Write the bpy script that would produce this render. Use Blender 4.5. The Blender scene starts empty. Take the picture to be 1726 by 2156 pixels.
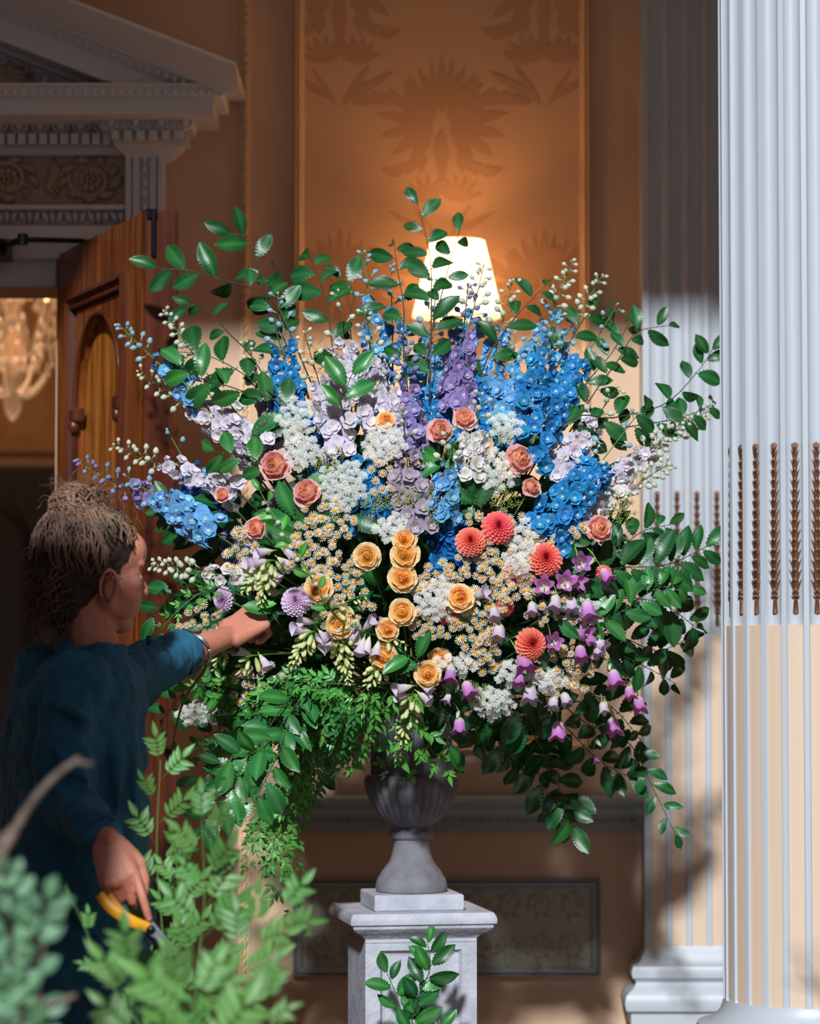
import bpy, math, random
from mathutils import Vector as V, Matrix, Quaternion
sc = bpy.context.scene
PI = math.pi
# ------------------------------------------------------------------ camera
CZ = 1.38
FPX = 85/24*1726
PITCH = math.atan(310/FPX)
cam_d = bpy.data.cameras.new('camera'); cam = bpy.data.objects.new('camera', cam_d)
sc.collection.objects.link(cam); sc.camera = cam
cam_d.sensor_fit = 'HORIZONTAL'; cam_d.sensor_width = 24; cam_d.sensor_height = 30; cam_d.lens = 85
cam_d.clip_start = 0.1; cam_d.clip_end = 60
cam.location = (0, 0, CZ); cam.rotation_euler = (PI/2+PITCH, 0, 0)
cam_d.dof.use_dof = True; cam_d.dof.focus_distance = 6.42; cam_d.dof.aperture_fstop = 2.3
# ------------------------------------------------------------------ world, sun, room lamps, exposure
w = bpy.data.worlds.new('world'); sc.world = w; w.use_nodes = True
w.node_tree.nodes['Background'].inputs[0].default_value = (0.60, 0.53, 0.62, 1)
w.node_tree.nodes['Background'].inputs[1].default_value = 0.25
def lamp(name, kind, loc, energy, col, **k):
    d = bpy.data.lights.new(name, kind); d.energy = energy; d.color = col
    for a, b in k.items(): setattr(d, a, b)
    o = bpy.data.objects.new(name, d); sc.collection.objects.link(o); o.location = loc
    return o
sun = lamp('window_daylight', 'SUN', (0, -4, 5), 4.7, (0.92, 0.97, 1.0), angle=math.radians(3.0))
sun.rotation_euler = V((0.13, 1.0, -0.60)).to_track_quat('-Z', 'Y').to_euler()
sc.view_settings.view_transform = 'Standard'; sc.view_settings.look = 'None'
sc.view_settings.exposure = 0.0; sc.view_settings.gamma = 1.0
sc.view_settings.use_curve_mapping = False
ch_lamp = lamp('ceiling_lamp_light', 'AREA', (-0.2, 6.9, 3.5), 1.0, (1.0, 0.62, 0.36), size=0.9)
nr_lamp = lamp('next_room_light', 'POINT', (-1.6, 9.2, 3.5), 26, (1.0, 0.58, 0.30), shadow_soft_size=0.15)

# ------------------------------------------------------------------ helpers
def P(px, py, Y):
    xc = (px-863)/FPX; yc = -(py-1078)/FPX
    dy = math.cos(PITCH)-yc*math.sin(PITCH); dz = math.sin(PITCH)+yc*math.cos(PITCH)
    t = Y/dy
    return V((xc*t, Y, CZ+dz*t))
def Z(py, Y): return P(863, py, Y).z
def X(px, Y, py=1200): return P(px, py, Y).x
def lin(c):
    return tuple((x/12.92 if x <= 0.04045 else ((x+0.055)/1.055)**2.4) for x in c)
def hexc(r, g, b): return lin((r/255, g/255, b/255))
class MB:
    def __init__(s): s.v = []; s.f = []; s.m = []; s.t = []
    def add(s, vs, fs, mat=0, tone=1.0):
        o = len(s.v); s.v += [tuple(p) for p in vs]
        s.t += list(tone) if isinstance(tone, (list, tuple)) else [tone]*len(vs)
        s.f += [tuple(i+o for i in f) for f in fs]
        s.m += list(mat) if isinstance(mat, (list, tuple)) else [mat]*len(fs)
    def box(s, x0, x1, y0, y1, z0, z1, mat=0, bev=0.0):
        b = min(bev, (x1-x0)/3, (y1-y0)/3, (z1-z0)/3)
        if b <= 0:
            vs = [(x, y, z) for x in (x0, x1) for y in (y0, y1) for z in (z0, z1)]
            s.add(vs, [(0,1,3,2),(4,6,7,5),(0,4,5,1),(2,3,7,6),(0,2,6,4),(1,5,7,3)], mat); return
        s.rings([[(x0+a, y0+a, z), (x1-a, y0+a, z), (x1-a, y1-a, z), (x0+a, y1-a, z)] for a, z in ((b, z0), (0, z0+b), (0, z1-b), (b, z1))], mat, cap=True)
    def rings(s, rr, mat=0, tone=1.0, closed=True, cap=False):
        n = len(rr[0]); vs = [p for r in rr for p in r]; fs = []
        for i in range(len(rr)-1):
            for j in range(n if closed else n-1):
                k = (j+1) % n
                fs.append((i*n+j, i*n+k, (i+1)*n+k, (i+1)*n+j))
        if cap: fs += [tuple(range(n-1, -1, -1)), tuple((len(rr)-1)*n+j for j in range(n))]
        if isinstance(tone, (list, tuple)) and len(tone) == len(rr): tone = [t for t in tone for _ in range(n)]
        s.add(vs, fs, mat, tone)
    def tube(s, path, rad, n=6, mat=0, tone=1.0, cap=True):
        path = [V(p) for p in path]; L = len(path)
        if not isinstance(rad, (list, tuple)): rad = [rad]*L
        up = V((0.3, 0.5, 0.81)); rr = []
        for i, p in enumerate(path):
            d = (path[min(i+1, L-1)]-path[max(i-1, 0)])
            if d.length < 1e-9: d = V((0, 0, 1))
            d.normalize(); a = d.cross(up)
            if a.length < 0.05: a = d.cross(V((1, 0, 0)))
            a.normalize(); b = d.cross(a)
            up = b.cross(d) if False else up
            rr.append([p+(a*math.cos(2*PI*k/n)+b*math.sin(2*PI*k/n))*rad[i] for k in range(n)])
        s.rings(rr, mat, tone, cap=cap)
    def caps(s, p0, r0, p1, r1, n=14, mat=0):
        p0 = V(p0); p1 = V(p1); d = (p1-p0).normalized(); path = []; rad = []
        for i in range(5):
            a = (i/4.0)*PI/2; path.append(p0-d*r0*math.cos(a)); rad.append(max(r0*math.sin(a), r0*0.02))
        for i in range(5):
            a = (1-i/4.0)*PI/2; path.append(p1+d*r1*math.cos(a)); rad.append(max(r1*math.sin(a), r1*0.02))
        s.tube(path, rad, n, mat)
    def lathe(s, prof, n=32, mat=0, tone=1.0, c=(0, 0, 0), cap=True, fn=None):
        rr = []
        for r, z in prof:
            ring = []
            for k in range(n):
                a = 2*PI*k/n; q = fn(a, r, z) if fn else r
                ring.append((c[0]+q*math.cos(a), c[1]+q*math.sin(a), c[2]+z))
            rr.append(ring)
        s.rings(rr, mat, tone, cap=cap)
    def ell(s, c, r, fr=None, n=14, m=9, mat=0, tone=1.0):
        c = V(c); ax = fr or (V((1,0,0)), V((0,1,0)), V((0,0,1))); rr = []
        for i in range(m):
            a = PI*(i/(m-1)); sa = max(math.sin(a), 0.02)
            rr.append([c+ax[0]*r[0]*sa*math.cos(2*PI*k/n)+ax[1]*r[1]*sa*math.sin(2*PI*k/n)-ax[2]*r[2]*math.cos(a) for k in range(n)])
        s.rings(rr, mat, tone, cap=True)
    def extrude(s, prof, x0, x1, mat=0, dz=0.0):
        """profile [(y, z)] swept along x, closed towards the wall; dz = rise per metre of x"""
        s.rings([[(x, y, z+dz*(x-x0)) for y, z in prof] for x in (x0, x1)], mat, cap=True)
    def rect(s, cx, cy, hx, hy, prof, mat=0):
        s.rings([[(cx+a*(hx+o), cy+b*(hy+o), z) for a, b in ((-1,-1),(1,-1),(1,1),(-1,1))] for o, z in prof], mat, cap=True)
    def mesh(s, name, mats, smooth=True, tone=False):
        me = bpy.data.meshes.new(name); me.from_pydata(s.v, [], s.f)
        for m in mats: me.materials.append(m)
        me.polygons.foreach_set('material_index', s.m)
        if smooth is not False: me.polygons.foreach_set('use_smooth', [True]*len(s.f))
        if tone:
            a = me.attributes.new('tone', 'FLOAT', 'POINT'); a.data.foreach_set('value', s.t)
        me.update()
        if smooth == 'auto': me.set_sharp_from_angle(angle=math.radians(38))
        return me
def link(name, data, parent=None, mat4=None):
    o = bpy.data.objects.new(name, data); sc.collection.objects.link(o)
    if parent: o.parent = parent
    if mat4 is not None: o.matrix_local = mat4
    return o
def tag(o, label=None, cat=None, group=None, kind=None):
    if label: o['label'] = label
    if cat: o['category'] = cat
    if group: o['group'] = group
    if kind: o['kind'] = kind
    return o
def thing(name, label, cat, loc, group=None, rz=0):
    o = link(name, None); o.location = loc; o.rotation_euler = (0, 0, rz)
    o.empty_display_size = 0.05
    return tag(o, label, cat, group)
def T(x): return Matrix.Translation(V(x))
def rel(root): return T(-V(root.location))
def struct(name, mb, mats, smooth=False):
    return tag(link(name, mb.mesh(name, mats, smooth)), kind='structure')
def part(name, mb, mats, root, smooth='auto', world=True, tone=False):
    return link(name, mb.mesh(name, mats, smooth, tone), root, rel(root) if world else None)

# ------------------------------------------------------------------ materials
def mat(name, col, rough=0.6, metal=0.0, ramp=None, var=0.0, hue=0.0, noise=None, noise_col=None, bump=None,
        transl=0.0, emit=None, wood=False, spec=0.5, sheen=0.0):
    m = bpy.data.materials.new(name); m.use_nodes = True; nt = m.node_tree; N = nt.nodes; L = nt.links
    b = N['Principled BSDF']; out = N['Material Output']
    b.inputs['Roughness'].default_value = rough; b.inputs['Metallic'].default_value = metal
    b.inputs['Specular IOR Level'].default_value = spec
    if sheen: b.inputs['Sheen Weight'].default_value = sheen
    src = None
    if ramp:
        at = N.new('ShaderNodeAttribute'); at.attribute_name = 'tone'
        r = N.new('ShaderNodeValToRGB'); L.new(at.outputs['Fac'], r.inputs[0])
        while len(r.color_ramp.elements) < len(ramp): r.color_ramp.elements.new(0.5)
        for e, (p, c) in zip(r.color_ramp.elements, ramp): e.position = p; e.color = (*c, 1)
        src = r.outputs[0]
    tc = N.new('ShaderNodeTexCoord')
    if noise or wood:
        n = N.new('ShaderNodeTexNoise'); mp = N.new('ShaderNodeMapping')
        L.new(tc.outputs['Object'], mp.inputs[0]); L.new(mp.outputs[0], n.inputs['Vector'])
        n.inputs['Detail'].default_value = 8
        if wood: mp.inputs['Scale'].default_value = (26, 26, 1.6); n.inputs['Scale'].default_value = 1.6; n.inputs['Distortion'].default_value = 0.6
        else: n.inputs['Scale'].default_value = noise
        r2 = N.new('ShaderNodeValToRGB'); L.new(n.outputs[0], r2.inputs[0])
        r2.color_ramp.elements[0].position = 0.36; r2.color_ramp.elements[1].position = 0.66
        r2.color_ramp.elements[0].color = (*(noise_col or col), 1); r2.color_ramp.elements[1].color = (*col, 1)
        if src is None: src = r2.outputs[0]
        else:
            mx = N.new('ShaderNodeMixRGB'); mx.blend_type = 'MULTIPLY'; mx.inputs[0].default_value = 1
            L.new(src, mx.inputs[1]); L.new(r2.outputs[0], mx.inputs[2]); src = mx.outputs[0]
    if var or hue:
        oi = N.new('ShaderNodeObjectInfo'); h = N.new('ShaderNodeHueSaturation')
        m1 = N.new('ShaderNodeMapRange'); m1.inputs['To Min'].default_value = 1-var; m1.inputs['To Max'].default_value = 1+var
        m2 = N.new('ShaderNodeMapRange'); m2.inputs['To Min'].default_value = 0.5-hue; m2.inputs['To Max'].default_value = 0.5+hue
        mm = N.new('ShaderNodeMath'); mm.operation = 'MULTIPLY'; mm.inputs[1].default_value = 7.31
        fr = N.new('ShaderNodeMath'); fr.operation = 'FRACT'
        L.new(oi.outputs['Random'], m1.inputs[0]); L.new(oi.outputs['Random'], mm.inputs[0]); L.new(mm.outputs[0], fr.inputs[0]); L.new(fr.outputs[0], m2.inputs[0])
        L.new(m1.outputs[0], h.inputs['Value']); L.new(m2.outputs[0], h.inputs['Hue'])
        if src is not None: L.new(src, h.inputs['Color'])
        else: h.inputs['Color'].default_value = (*col, 1)
        src = h.outputs[0]
    if src is not None: L.new(src, b.inputs['Base Color'])
    else: b.inputs['Base Color'].default_value = (*col, 1)
    if bump:
        bn = N.new('ShaderNodeTexNoise'); bn.inputs['Scale'].default_value = bump[0]; bn.inputs['Detail'].default_value = 6
        mp3 = N.new('ShaderNodeMapping'); L.new(tc.outputs['Object'], mp3.inputs[0]); L.new(mp3.outputs[0], bn.inputs['Vector'])
        if len(bump) > 2: mp3.inputs['Scale'].default_value = bump[2]
        bp = N.new('ShaderNodeBump'); bp.inputs['Strength'].default_value = 1.0; bp.inputs['Distance'].default_value = bump[1]
        L.new(bn.outputs[0], bp.inputs['Height']); L.new(bp.outputs[0], b.inputs['Normal'])
    if emit:
        b.inputs['Emission Color'].default_value = (*emit[0], 1); b.inputs['Emission Strength'].default_value = emit[1]
    if transl:
        t = N.new('ShaderNodeBsdfTranslucent'); mx = N.new('ShaderNodeMixShader'); mx.inputs[0].default_value = transl
        if src is not None: L.new(src, t.inputs[0])
        else: t.inputs[0].default_value = (*col, 1)
        L.new(b.outputs[0], mx.inputs[1]); L.new(t.outputs[0], mx.inputs[2]); L.new(mx.outputs[0], out.inputs[0])
    return m
M = {}
M['wall'] = mat('wall_paint', hexc(204,172,144), 0.75, noise=3, noise_col=hexc(198,166,138), bump=(400, 0.0003))
M['damask'] = mat('damask_cloth', hexc(214,170,126), 0.5, bump=(500, 0.0003))
M['damask2'] = mat('damask_figure', hexc(196,150,108), 0.65, bump=(500, 0.0003))
M['trim'] = mat('wall_trim_paint', hexc(222,186,146), 0.5)
M['white'] = mat('white_paint', hexc(214,214,214), 0.5, bump=(60, 0.0006))
M['grey'] = mat('grey_white_paint', hexc(196,196,200), 0.55, bump=(60, 0.0008))
M['dado'] = mat('dado_paint', hexc(150,160,160), 0.55, bump=(80, 0.0008))
M['relief'] = mat('embossed_panel', hexc(158,156,140), 0.6, bump=(55, 0.006))
M['frieze'] = mat('frieze_plaster', hexc(176,156,132), 0.7, bump=(80, 0.002))
M['column'] = mat('column_paint', hexc(174,180,188), 0.42)
M['peach'] = mat('peach_flute_paint', hexc(204,180,158), 0.45)
M['gilt'] = mat('bronze_gilding', hexc(150,104,74), 0.38, metal=0.55, noise=60, noise_col=hexc(92,58,40))
M['door'] = mat('polished_door_wood', hexc(142,78,30), 0.32, wood=True, noise_col=hexc(82,38,14))
M['door2'] = mat('figured_door_panel', hexc(186,116,46), 0.3, wood=True, noise_col=hexc(112,58,20))
M['doordark'] = mat('dark_door_wood', hexc(92,42,22), 0.35, wood=True, noise_col=hexc(56,24,14))
M['darkwood'] = mat('dark_dado_wood', hexc(40,28,22), 0.4, wood=True, noise_col=hexc(24,18,15))
M['black'] = mat('black_metal', hexc(24,26,30), 0.35, metal=0.6)
M['floor'] = mat('floor_wood', hexc(120,84,56), 0.35, wood=True, noise_col=hexc(84,56,38))
M['stone'] = mat('urn_stone', hexc(122,120,126), 0.8, noise=25, noise_col=hexc(102,102,110), bump=(220, 0.0016))  # stone darkened all over to stand in for shade under the flowers
M['liner'] = mat('grey_liner', hexc(92,92,98), 0.85, bump=(200, 0.001))
M['pedestal'] = mat('worn_pedestal_paint', hexc(182,184,194), 0.7, noise=14, noise_col=hexc(158,160,172), bump=(70, 0.003))
M['shade'] = mat('pleated_lamp_shade', hexc(250,244,236), 0.8, transl=0.5, emit=((1.0,0.90,0.80), 0.2))
M['brass'] = mat('brass', hexc(170,120,60), 0.3, metal=1.0)
M['nextwall'] = mat('next_room_paper', hexc(206,168,116), 0.7, noise=5, noise_col=hexc(190,140,76))
M['nexttrim'] = mat('next_room_trim', hexc(190,160,140), 0.6)
M['glass'] = mat('crystal', hexc(250,225,200), 0.08, emit=((1.0,0.62,0.34), 0.08))
M['glass'].node_tree.nodes['Principled BSDF'].inputs['Transmission Weight'].default_value = 0.85
M['bulb'] = mat('candle_bulb', (1,1,1), 0.3, emit=((1.0,0.72,0.42), 14))
M['skin'] = mat('skin', hexc(206,142,116), 0.5, noise=9, noise_col=hexc(196,124,102), bump=(260, 0.0006))
M['nail'] = mat('nail', hexc(222,172,156), 0.3)
M['hair'] = mat('curly_hair', hexc(128,98,78), 0.5, noise=18, noise_col=hexc(70,50,40), hue=0.0)
M['hairbase'] = mat('hair_base', hexc(48,34,28), 0.7, bump=(70, 0.006))
M['shirt'] = mat('blue_linen', hexc(34,104,134), 0.85, noise=16, noise_col=hexc(26,88,116), bump=(16, 0.014, (1,1,0.6)))
M['jeans'] = mat('blue_denim', hexc(30,84,112), 0.85, bump=(30, 0.008))
M['silver'] = mat('silver', hexc(210,212,216), 0.25, metal=1.0)
M['steel'] = mat('steel_blade', hexc(150,158,170), 0.3, metal=1.0)
M['yellow'] = mat('yellow_grip', hexc(232,160,24), 0.45)
M['eye'] = mat('eye', hexc(220,214,208), 0.2)
M['bucket'] = mat('galvanised_metal', hexc(130,134,138), 0.4, metal=0.9)
# plants
lv = lambda n, c, c2, r=0.36, v=0.22, tr=0.12: mat(n, c, r, ramp=[(0.0, c2), (1.0, c)], var=v, hue=0.012, transl=tr)
M['leaf'] = lv('dark_green_leaf', hexc(18,74,34), hexc(40,104,50), 0.4)
M['leaf2'] = lv('mid_green_leaf', hexc(36,104,46), hexc(66,134,66), 0.36)
M['vine'] = lv('vine_leaf', hexc(60,138,48), hexc(104,172,80), 0.4, tr=0.2)
M['fore'] = lv('pale_green_leaf', hexc(76,130,60), hexc(110,160,84), 0.45, tr=0.25)
M['euc'] = lv('grey_green_leaf', hexc(74,120,84), hexc(110,150,112), 0.5)
M['stem'] = mat('green_stem', hexc(84,126,58), 0.5)
M['dstem'] = mat('brown_stem', hexc(64,60,44), 0.6)
M['twig'] = mat('grey_twig', hexc(120,104,92), 0.8, noise=40, noise_col=hexc(84,70,60))
def petal_mat(n, ramp, v=0.08, hu=0.008, tr=0.3, r=0.6): return mat(n, ramp[-1][1], r, ramp=ramp, var=v, hue=hu, transl=tr, spec=0.3)
Wt = hexc(236,236,226)
M['blue'] = petal_mat('blue_petals', [(0.0, hexc(225,228,215)), (0.12, hexc(140,196,230)), (0.45, hexc(58,156,212)), (1.0, hexc(36,132,196))], 0.18, 0.012)
M['deepblue'] = petal_mat('deep_blue_petals', [(0.0, hexc(190,206,220)), (0.14, hexc(70,140,206)), (0.5, hexc(30,122,190)), (1.0, hexc(18,100,174))], 0.15, 0.01)
M['paleblue'] = petal_mat('pale_blue_petals', [(0.0, Wt), (0.2, hexc(176,212,232)), (0.6, hexc(120,186,228)), (1.0, hexc(96,168,218))], 0.15, 0.012)
M['lilac'] = petal_mat('lilac_petals', [(0.0, hexc(236,230,212)), (0.25, hexc(238,232,238)), (1.0, hexc(212,204,222))], 0.12, 0.014)
M['mauve'] = petal_mat('mauve_petals', [(0.0, hexc(226,212,190)), (0.25, hexc(200,188,198)), (1.0, hexc(166,154,176))], 0.14, 0.014)
M['violet'] = petal_mat('violet_petals', [(0.0, hexc(226,220,220)), (0.25, hexc(180,164,208)), (1.0, hexc(142,126,188))], 0.15, 0.014)
M['pearl'] = petal_mat('pearl_white_petals', [(0.0, hexc(226,226,190)), (0.4, hexc(232,230,224)), (1.0, hexc(222,216,220))], 0.06, 0.01)
M['bud_b'] = petal_mat('pale_blue_bud', [(0.0, hexc(150,180,120)), (0.5, hexc(176,206,210)), (1.0, hexc(130,178,214))], 0.12)
M['bud_v'] = petal_mat('violet_bud', [(0.0, hexc(130,150,130)), (0.5, hexc(150,160,200)), (1.0, hexc(130,124,186))], 0.12)
M['bud_w'] = petal_mat('green_white_bud', [(0.0, hexc(150,176,100)), (0.5, hexc(206,214,186)), (1.0, hexc(224,220,208))], 0.08)
M['apricot'] = petal_mat('apricot_rose_petals', [(0.0, hexc(255,178,70)), (0.4, hexc(255,200,104)), (0.75, hexc(255,216,140)), (1.0, hexc(255,234,190))], 0.04, 0.006, 0.45)
M['pinkrose'] = petal_mat('pink_rose_petals', [(0.0, hexc(255,180,110)), (0.35, hexc(255,204,172)), (0.7, hexc(254,206,196)), (1.0, hexc(252,196,196))], 0.05, 0.006, 0.45)
M['coral'] = petal_mat('coral_dahlia_petals', [(0.0, hexc(190,24,70)), (0.2, hexc(226,54,90)), (0.5, hexc(244,104,104)), (1.0, hexc(252,150,132))], 0.08, 0.012, 0.35)
M['lilacdahlia'] = petal_mat('lilac_dahlia_petals', [(0.0, hexc(230,160,206)), (0.3, hexc(232,196,226)), (1.0, hexc(236,218,242))], 0.05, 0.006, 0.4)
M['bell'] = petal_mat('pink_bell_petals', [(0.0, hexc(236,216,220)), (0.5, hexc(212,152,212)), (1.0, hexc(196,112,196))], 0.1, 0.015, 0.35)
M['bellp'] = petal_mat('pale_bell_petals', [(0.0, hexc(226,226,190)), (0.5, hexc(224,214,224)), (1.0, hexc(206,184,216))], 0.06, 0.01, 0.35)
M['fox'] = petal_mat('foxglove_bud', [(0.0, hexc(120,170,70)), (0.5, hexc(190,206,120)), (1.0, hexc(226,226,170))], 0.08)
M['daisyw'] = petal_mat('daisy_petals', [(0.0, Wt), (1.0, hexc(240,238,230))], 0.03, 0.0)
M['daisyy'] = mat('daisy_eye', hexc(230,160,40), 0.8, var=0.1, bump=(500, 0.002))
M['lace'] = petal_mat('lace_florets', [(0.0, hexc(206,216,170)), (0.3, hexc(240,242,234)), (1.0, hexc(238,238,234))], 0.05, 0.0)
M['dill'] = petal_mat('dill_florets', [(0.0, hexc(130,160,60)), (1.0, hexc(196,204,110))], 0.08, 0.01)
M['cream'] = mat('pale_calyx', hexc(150,180,90), 0.6)

# ------------------------------------------------------------------ the setting
WY = 7.9
def wbox(mb, px0, px1, py0, py1, prot, back=0.0, mt=0, bev=0.0, at=None):
    """box on the back wall from pixel extents measured on the plane at its own front"""
    Y = (at if at else WY-prot)
    a = P(px0, (py0+py1)/2, Y); b = P(px1, (py0+py1)/2, Y)
    mb.box(a.x, b.x, WY-prot, WY-back, Z(py1, Y), Z(py0, Y), mt, bev)
ZC = 4.0
DX0, DX1 = -2.45, X(118, WY, 800); DZ = Z(605, WY)
wb = MB()
wb.box(DX1, 3.2, WY, WY+0.25, 0, ZC); wb.box(DX0, DX1, WY, WY+0.25, DZ, ZC); wb.box(-3.6, DX0, WY, WY+0.25, 0, ZC)
struct('wall_back', wb, [M['wall']])
fl = MB(); fl.box(-3.6, 3.2, -2, 12.2, -0.1, 0); struct('floor', fl, [M['floor']])
for nm, x0, x1 in (('wall_left', -3.75, -3.6), ('wall_right', 3.2, 3.35)):
    q = MB(); q.box(x0, x1, 4.2, 12.2, 0, ZC); struct(nm, q, [M['wall']])
q = MB(); q.box(-3.75, 3.35, 5.2, 12.2, ZC, ZC+0.15); struct('ceiling', q, [M['white']])
# entablature carried by the screen of columns: its shade is the dim upper wall
q = MB(); q.extrude([(5.92, 3.43), (6.30, 3.43), (6.30, ZC), (5.88, ZC), (5.90, 3.8), (5.92, 3.7)], -3.6, 3.2)
struct('trim_1', q, [M['white']])
# an added tall screen, unseen outside the frame, keeps the florist out of the direct daylight
q = MB(); px_ = [(-0.70, 4.25), (-1.15, 4.5), (-1.6, 4.25), (-2.1, 4.5)]
for i_ in range(3):
    (xa_, ya_), (xb_, yb_) = px_[i_:i_+2]; q.rings([[(xa_, ya_, z_), (xb_, yb_, z_), (xb_, yb_+.03, z_), (xa_, ya_+.03, z_)] for z_ in (0.02, 2.50)], cap=True)
struct('shade_screen', q, [M['darkwood']])
# next room
q = MB(); q.box(-3.6, 3.2, 11.9, 12.1, 0, ZC); struct('wall_next_room', q, [M['nextwall']])
q = MB(); y = 11.9
q.extrude([(y, Z(985, 11.8)), (y-0.06, Z(985, 11.8)), (y-0.08, Z(978, 11.8)), (y-0.08, Z(966, 11.8)), (y-0.03, Z(962, 11.8)), (y-0.05, Z(954, 11.8)), (y-0.07, Z(950, 11.8)), (y-0.03, Z(944, 11.8)), (y-0.03, Z(936, 11.8)), (y, Z(934, 11.8))], -3.6, 3.2)
struct('trim_2', q, [M['nexttrim']])
q = MB(); q.box(-3.6, 3.2, 11.84, 11.9, 0, Z(987, 11.84)); o = struct('trim_7', q, [M['darkwood']])
for i in range(5):
    cx = -3.0+i*0.62; f = MB(); z1 = Z(1050, 11.8); path = [(cx-0.2, 11.83, 0.3), (cx-0.2, 11.83, z1-0.2)]
    path += [(cx-0.2*math.cos(a*PI/10), 11.83, z1-0.2+0.2*math.sin(a*PI/10)) for a in range(1, 10)]+[(cx+0.2, 11.83, z1-0.2), (cx+0.2, 11.83, 0.3)]
    f.tube(path, 0.018, 6); link('arched_panel', f.mesh('arched_panel', [M['darkwood']]), o)

# picture-panel mouldings on the back wall (frame with damask inside)
def frame_bars(name, px0, px1, py0, py1, wpx, prot, mats, prof=None, label=None):
    Y = WY-prot
    x0 = P(px0, 1200, Y).x; x1 = P(px1, 1200, Y).x; zt = Z(py0, Y) if py0 is not None else ZC-0.25; zb = Z(py1, Y); w_ = wpx/FPX*Y
    prof = prof or [(0, 0.5), (0.16, 1.0), (0.34, 0.62), (0.5, 0.9), (0.78, 0.75), (1.0, 0.25)]
    mb = MB()
    rr = []
    for a, h in prof:
        o_ = a*w_
        rr.append([(x0+o_, WY-prot*h, zb+o_), (x1-o_, WY-prot*h, zb+o_), (x1-o_, WY-prot*h, zt-o_), (x0+o_, WY-prot*h, zt-o_)])
    rr = [[(p[0], WY, p[2]) for p in rr[0]]]+rr+[[(p[0], WY, p[2]) for p in rr[-1]]]
    mb.rings(rr)
    return mb, (x0+w_, x1-w_, zb+w_, zt-w_)
mb, (ax0, ax1, az0, az1) = frame_bars('f', 617, 1245, None, 1582, 22, 0.03, None)
struct('trim_3', mb, [M['trim']], 'auto')
dm = MB(); dm.box(ax0-0.005, ax1+0.005, WY-0.004, WY, az0-0.005, az1+0.005)
damask = struct('wall_panel', dm, [M['damask']])
LC = [0]
def lobe(mb, x, z, ang, L, wd, mt=0):
    """flat leaf shape of the woven figure, 0.3 mm proud"""
    n = 7; up = []; dn = []; LC[0] = (LC[0]+1) % 97; yy = WY-0.0046-0.00002*LC[0]
    ca, sa = math.cos(ang), math.sin(ang)
    for i in range(n+1):
        t = i/n; w_ = wd*math.sin(PI*t**0.75)**0.8*(1+0.12*math.sin(t*18)); s_ = t*L
        up.append((x+s_*ca-w_*sa, yy, z+s_*sa+w_*ca)); dn.append((x+s_*ca+w_*sa, yy, z+s_*sa-w_*ca))
    vs = up+dn[::-1]
    if (ca*1) is not None: mb.add(vs, [tuple(range(len(vs)))], mt)
def motif(mb, cx, cz, s):
    for sd in (-1, 1):
        def A(a): return a if sd > 0 else PI-a
        for k in range(7):   # great fan
            a = math.radians(-62+k*24); lobe(mb, cx+sd*0.03*s, cz, A(a), s*(0.20-0.008*abs(k-3)), s*0.024)
        for k in range(5): lobe(mb, cx+sd*(0.10+0.03*k)*s, cz+(0.04+0.012*k)*s, A(math.radians(75-22*k)), s*0.09, s*0.018)
        for k in range(5): lobe(mb, cx+sd*(0.06+0.02*k)*s, cz-(0.10+0.02*k)*s, A(math.radians(-80+25*k)), s*0.075, s*0.017)
        for k in range(6):
            a = math.radians(20+k*24); lobe(mb, cx+sd*(0.05)*s, cz-0.27*s, A(a), s*0.10, s*0.013)
        lobe(mb, cx+sd*0.012*s, cz-0.42*s, A(math.radians(58)), s*0.17, s*0.012)
        lobe(mb, cx+sd*0.015*s, cz-0.40*s, A(math.radians(30)), s*0.2, s*0.015)
        for k in range(4): lobe(mb, cx+sd*(0.02+0.012*k)*s, cz+0.06*s, A(math.radians(84-14*k)), s*(0.16-0.015*k), s*0.012)
    lobe(mb, cx, cz+0.03*s, PI/2, s*0.20, s*0.02); lobe(mb, cx, cz-0.02*s, -PI/2, s*0.2, s*0.025)
fig = MB()
pc = X(930, WY, 300)
for cx, cz in ((pc, Z(260, WY)), (pc-0.28, Z(420, WY)-0.26), (pc+0.28, Z(420, WY)-0.26), (pc-0.28, Z(60, WY)+0.12), (pc+0.28, Z(60, WY)+0.12), (pc, Z(260, WY)-0.95), (pc-0.28, 0.85), (pc, Z(260, WY)+0.9)):
    if cz > az0+0.3: motif(fig, cx, cz, 0.8)
fig.v = [(min(max(x, ax0), ax1), y_, min(z, ZC-0.28)) for x, y_, z in fig.v]
link('woven_figure', fig.mesh('woven_figure', [M['damask2']], False), damask)['kind'] = 'stuff'
# rope moulding near the door surround
rp = MB(); rx = X(515, WY-0.015)
rp.box(rx-0.014, rx+0.014, WY-0.006, WY, 0, ZC-0.1)
rope = struct('trim_4', rp, [M['trim']])
tw = MB(); zs = 0.02
path = []
for st in range(2):
    path = [(rx+0.0045*math.cos(i*1.1+st*PI), WY-0.0095+0.0045*math.sin(i*1.1+st*PI), 0.0+i*0.008) for i in range(int((ZC-0.1)/0.008))]
    tw.tube(path, 0.0052, 5)
link('twisted_rope', tw.mesh('twisted_rope', [M['trim']]), rope)['kind'] = 'stuff'
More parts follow.
